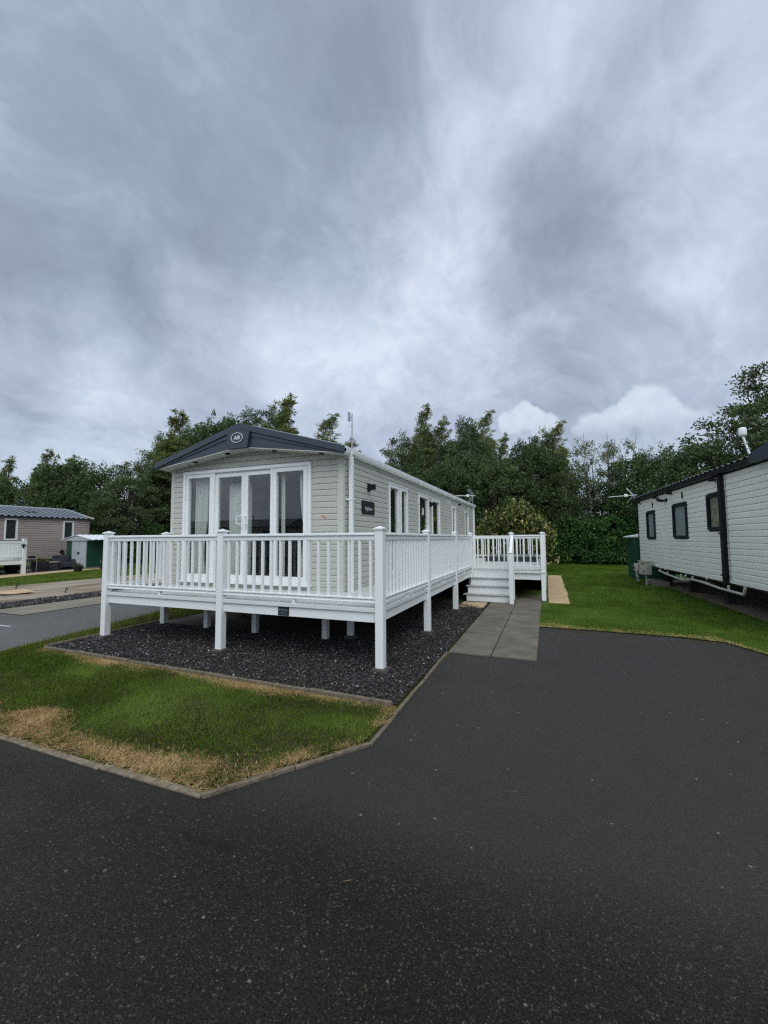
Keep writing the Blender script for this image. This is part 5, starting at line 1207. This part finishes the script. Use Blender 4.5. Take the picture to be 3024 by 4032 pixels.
# its deck
dk = thing('raised_deck', 'white balustraded deck end beside the pinkish brown caravan', 'deck', (-25.6, 9.0, 0))
b = MB(); b.box(-27.4, -23.8, 5.5, 12.2, .66, .74); b.build('deck_floor', 'deck_board', dk)
b = MB(); b.box(-23.86, -23.80, 5.5, 12.15, .48, .655); b.box(-27.4, -23.86, 12.13, 12.18, .48, .655); b.build('beam', 'upvc', dk)
for y in (12.18, 9.2, 6.2):
    b = MB(); b.box(-23.87, -23.73, y-.07, y+.07, 0, 1.70); o = b.build('post', 'upvc', dk); b = MB(); b.box(-23.885, -23.715, y-.085, y+.085, 1.70, 1.73); b.build('post_cap', 'upvc', o)
b = MB(); b.box(-27.42, -27.28, 12.11, 12.25, 0, 1.70); b.build('post', 'upvc', dk)
b = MB(); b.box(-23.84, -23.76, 5.5, 12.1, 1.52, 1.61); b.box(-23.83, -23.77, 5.5, 12.1, .80, .88); b.box(-27.3, -23.84, 12.14, 12.20, 1.52, 1.61); b.box(-27.3, -23.84, 12.14, 12.20, .80, .88); rl = b.build('railing', 'upvc', dk)
b = MB(); b.box(-.022, .022, -.022, .022, .88, 1.52); pb = b.build('baluster', 'upvc', dk); pb.data.transform(Matrix.Translation(org(dk))); C.objects.unlink(pb)
for k in range(24):
    o = pb.copy(); C.objects.link(o); o.parent = rl; o.location = Vector((-23.80, 12.0-.14*k, 0))-org(dk)
for k in range(22):
    o = pb.copy(); C.objects.link(o); o.parent = rl; o.location = Vector((-24.0-.15*k, 12.17, 0))-org(dk)
b = MB(); b.box(-23.73, -23.66, 12.02, 12.16, 1.36, 1.45); b.box(-23.74, -23.70, 12.07, 12.12, 1.26, 1.36); b.build('deck_lamp', 'black_plastic', dk)
# shed
sh = thing('garden_shed', 'green metal garden shed with grey double doors and white ribbed roof', 'shed', (-25.1, 16.3, 0))
b = MB(); b.box(-26.10, -24.17, 15.40, 17.30, .0, .09); b.build('base', 'concrete', sh)
b = MB(); b.box(-26.06, -25.55, 15.42, 15.47, .09, 1.60)
for k in range(13): y0 = 15.42+k*.142; b.box(-24.25-.0, -24.20+(.015 if k % 2 else 0), y0, y0+.141, .09, 1.60)
b.box(-26.08, -26.04, 15.47, 17.28, .09, 1.6); b.box(-26.04, -24.25, 17.24, 17.28, .09, 1.6); b.box(-24.27, -24.20, 15.40, 15.42, .09, 1.60)
b.build('wall', 'shed_green', sh)
b = MB(); b.box(-25.55, -24.27, 15.40, 15.46, .09, 1.60); b.build('door_frame', 'shed_door', sh)
for a in (-25.47, -24.885):
    b = MB(); b.box(a, a+.575, 15.375, 15.398, .11, 1.57); b.box(a+.02, a+.06, 15.365, 15.375, .12, 1.56); b.build('door', 'shed_door', sh)
b = MB(); b.box(-24.98, -24.82, 15.345, 15.364, .84, .96); b.build('lock', 'black_plastic', sh)
b = MB(); b.prism([(-26.38, 1.615), (-23.66, 1.625), (-25.0, 1.90)], 15.30, 15.34); b.build('gable', 'shed_door', sh)
b = MB()
for side in (-1, 1):
    for k in range(14):
        y0 = 15.26+k*.15; dz = .022 if k % 2 else 0
        xe = -25.0+side*1.42; b.hexa([(-25.0, y0, 1.915+dz), (xe, y0, 1.635+dz), (xe, y0+.149, 1.635+dz), (-25.0, y0+.149, 1.915+dz), (-25.0, y0, 1.94+dz), (xe, y0, 1.66+dz), (xe, y0+.149, 1.66+dz), (-25.0, y0+.149, 1.94+dz)])
b.build('roof', 'shed_roof', sh)
# garden furniture between deck and shed
ch = thing('armchair', 'dark grey rattan armchair in front of the green shed', 'armchair', (-25.5, 15.0, 0))
b = MB(); b.box(-25.85, -25.15, 14.62, 15.32, .12, .40); b.build('seat', 'rattan', ch, bev=.03)
b = MB(); b.box(-25.95, -25.83, 14.60, 15.34, .12, .80); b.build('backrest', 'rattan', ch, bev=.03)
for y in (14.56, 15.28): b = MB(); b.box(-25.85, -25.12, y, y+.11, .10, .56); b.build('armrest', 'rattan', ch, bev=.02)
lt = thing('low_table', 'low dark rattan table beside the dark grey armchair', 'table', (-25.3, 14.25, 0))
b = MB(); b.box(-25.6, -25.0, 13.98, 14.50, .42, .46); b.build('top', 'table_top', lt, bev=.01)
b = MB(); b.box(-25.56, -25.04, 14.02, 14.46, .04, .42); b.build('base', 'rattan', lt, bev=.02)
pl = thing('planter_trough', 'dark square planter with low yellowish plants by the metal table', 'planter', (-25.0, 13.5, 0))
b = MB(); b.hexa([(-25.25, 13.30, 0), (-24.75, 13.30, 0), (-24.75, 13.76, 0), (-25.25, 13.76, 0), (-25.30, 13.24, .52), (-24.70, 13.24, .52), (-24.70, 13.82, .52), (-25.30, 13.82, .52)]); b.build('pot', 'dark_box', pl, bev=.02)
def sprig(parent, x, y, z, r, h, cols, n=26, seed=1):
    g = np.random.default_rng(seed); cen = np.stack([g.normal(x, r, n), g.normal(y, r, n), z+np.abs(g.normal(0, h, n))], 1)
    V, F, K = leafset(g, cen, np.full((n, 3), .05), 9, (.10, .045), (0, 0, .5), cols=cols, spread=.7); V = V-np.array(org(parent)); npmesh('plant', V, F, 'leaves', K, parent=parent)
sprig(pl, -25.0, 13.5, .54, .14, .05, [(.16, .14, .03), (.07, .09, .03)], seed=3)
mt = thing('metal_table', 'thin legged metal side table at the end of the far deck', 'table', (-24.8, 12.95, 0))
b = MB(); b.box(-25.1, -24.5, 12.72, 13.18, .68, .71); b.build('table_top', 'galvanised', mt)
for xx in (-25.07, -24.53):
    for yy in (12.75, 13.13): b = MB(); b.tube([(xx, yy, .68), (xx+.02, yy-.02, 0)], .013, 6); b.build('leg', 'galvanised', mt)
tb_ = MB(); tb_.box(-24.95, -24.7, 12.95, 13.16, .711, .83); tag(tb_.build('speaker_box', 'black_plastic', bev=.01), 'small black box standing on the thin legged metal table', 'box')
tu = MB(); tu.lathe([(.21, 0), (.26, .1), (.30, .34), (.315, .40), (.29, .40), (.26, .12)], (-25.1, 12.35, 0), 18); tag(tu.build('plastic_tub', 'black_plastic', smooth=True), 'round black tub tucked beneath the far white deck', 'tub')
def pot(x, y, r, h, label, cols, seed, kx=1.0):
    t = thing('flower_pot', label, 'flower pot', (x, y, 0)); b = MB(); b.lathe([(r*.66, 0), (r*.72, .03), (r*.95, h*.86), (r*1.02, h*.86), (r*1.02, h), (r*.92, h), (r*.85, h*.8)], (x, y, .012), 18); b.build('pot', 'terracotta_dark', t)
    b = MB(); b.lathe([(r*.86, 0), (r*.86, .01)], (x, y, h*.82), 16); b.build('soil', 'soil', t)
    sprig(t, x, y, h, r*.4, .07, cols, 16, seed); return t
pot(-22.75, 14.05, .235, .27, 'dark flower pot on the grass edge in front of the shed doors', [(.05, .09, .03), (.10, .12, .07)], 5)
pot(-23.55, 15.9, .22, .34, 'flower pot with white blooms against the green shed side', [(.06, .11, .03), (.5, .5, .46), (.05, .09, .03)], 6)
pot(-25.75, 15.05, .10, .14, 'dark leafy pot plant behind the rattan armchair', [(.012, .025, .015), (.02, .04, .02)], 7).location.z = .78
b = MB(); b.box(-26.0, -25.5, 14.9, 15.25, 0, .79); tag(b.build('storage_bench', 'rattan', bev=.02), 'dark cabinet tucked between rattan armchair and shed', 'cabinet')
# loose slabs on the empty plot
t = thing('broken_slab', 'pale broken slab lying on the empty sandy plot', 'slab', (-15.1, 7.5, 0))
b = MB(); b.hexa([(-15.45, 7.15, .05), (-14.75, 7.25, .035), (-14.65, 7.85, .05), (-15.35, 7.95, .06), (-15.40, 7.20, .10), (-14.8, 7.28, .075), (-14.72, 7.80, .09), (-15.32, 7.88, .11)]); b.build('slab', 'buff_paving', t, bev=.01)
b = MB(); b.box(-15.5, -14.75, 7.1, 7.7, .007, .045); b.build('support', 'concrete_dark', t)
for x, y in ((-16.5, 8.3), (-13.75, 8.2)):
    b = MB(); b.tube([(x-.06, y, 0), (x-.06, y, .12), (x-.02, y, .16), (x+.05, y, .10)], .014, 6); tag(b.build('pipe_stub', 'black_plastic'), 'dark pipe stub beside the pale slab' if x < -15 else 'dark pipe stub near the slate strip of the empty plot', 'pipe')
# roof line mirrored in the patio glass: caravan facing the deck across the drive
op = thing('holiday_caravan', 'cream caravan with dark roof seen only mirrored in the patio door glass', 'caravan', (-30, -19, 0))
b = MB(); siding(b, (0, -18.0, 0), (-1, 0, 0), (0, 1, 0), 21.0, 38.0, .6, 2.75, .12, .02); b.box(-38, -21, -21.7, -18.02, .6, 2.7); b.build('wall', 'sage_siding', op)
b = MB(); b.hexa([(-38.3, -21.9, 2.76), (-20.7, -21.9, 2.76), (-20.7, -17.8, 2.76), (-38.3, -17.8, 2.76), (-38.3, -19.9, 3.5), (-20.7, -19.9, 3.5), (-20.7, -19.7, 3.5), (-38.3, -19.7, 3.5)]); b.build('roof', 'roof_tile', op)
for a in (22.5, 27.5, 33.0):
    b = MB(); frame(b, (0, -18.0, 0), (-1, 0, 0), (0, 1, 0), a, a+1.1, 1.3, 2.5, .08, -.0, .06); w = b.build('window', 'upvc', op); b = MB(); b.wbox((0, -18.0, 0), (-1, 0, 0), (0, 1, 0), a+.08, a+1.02, 1.38, 2.42, .012, .03); b.build('pane', 'dark_pane', w)
plant('broad', 'broadleaf_tree', 'tree', 'dark tree behind the photographer seen only mirrored in the patio glass', -15.5, -21, 5.5, 1.2, 0, G2)
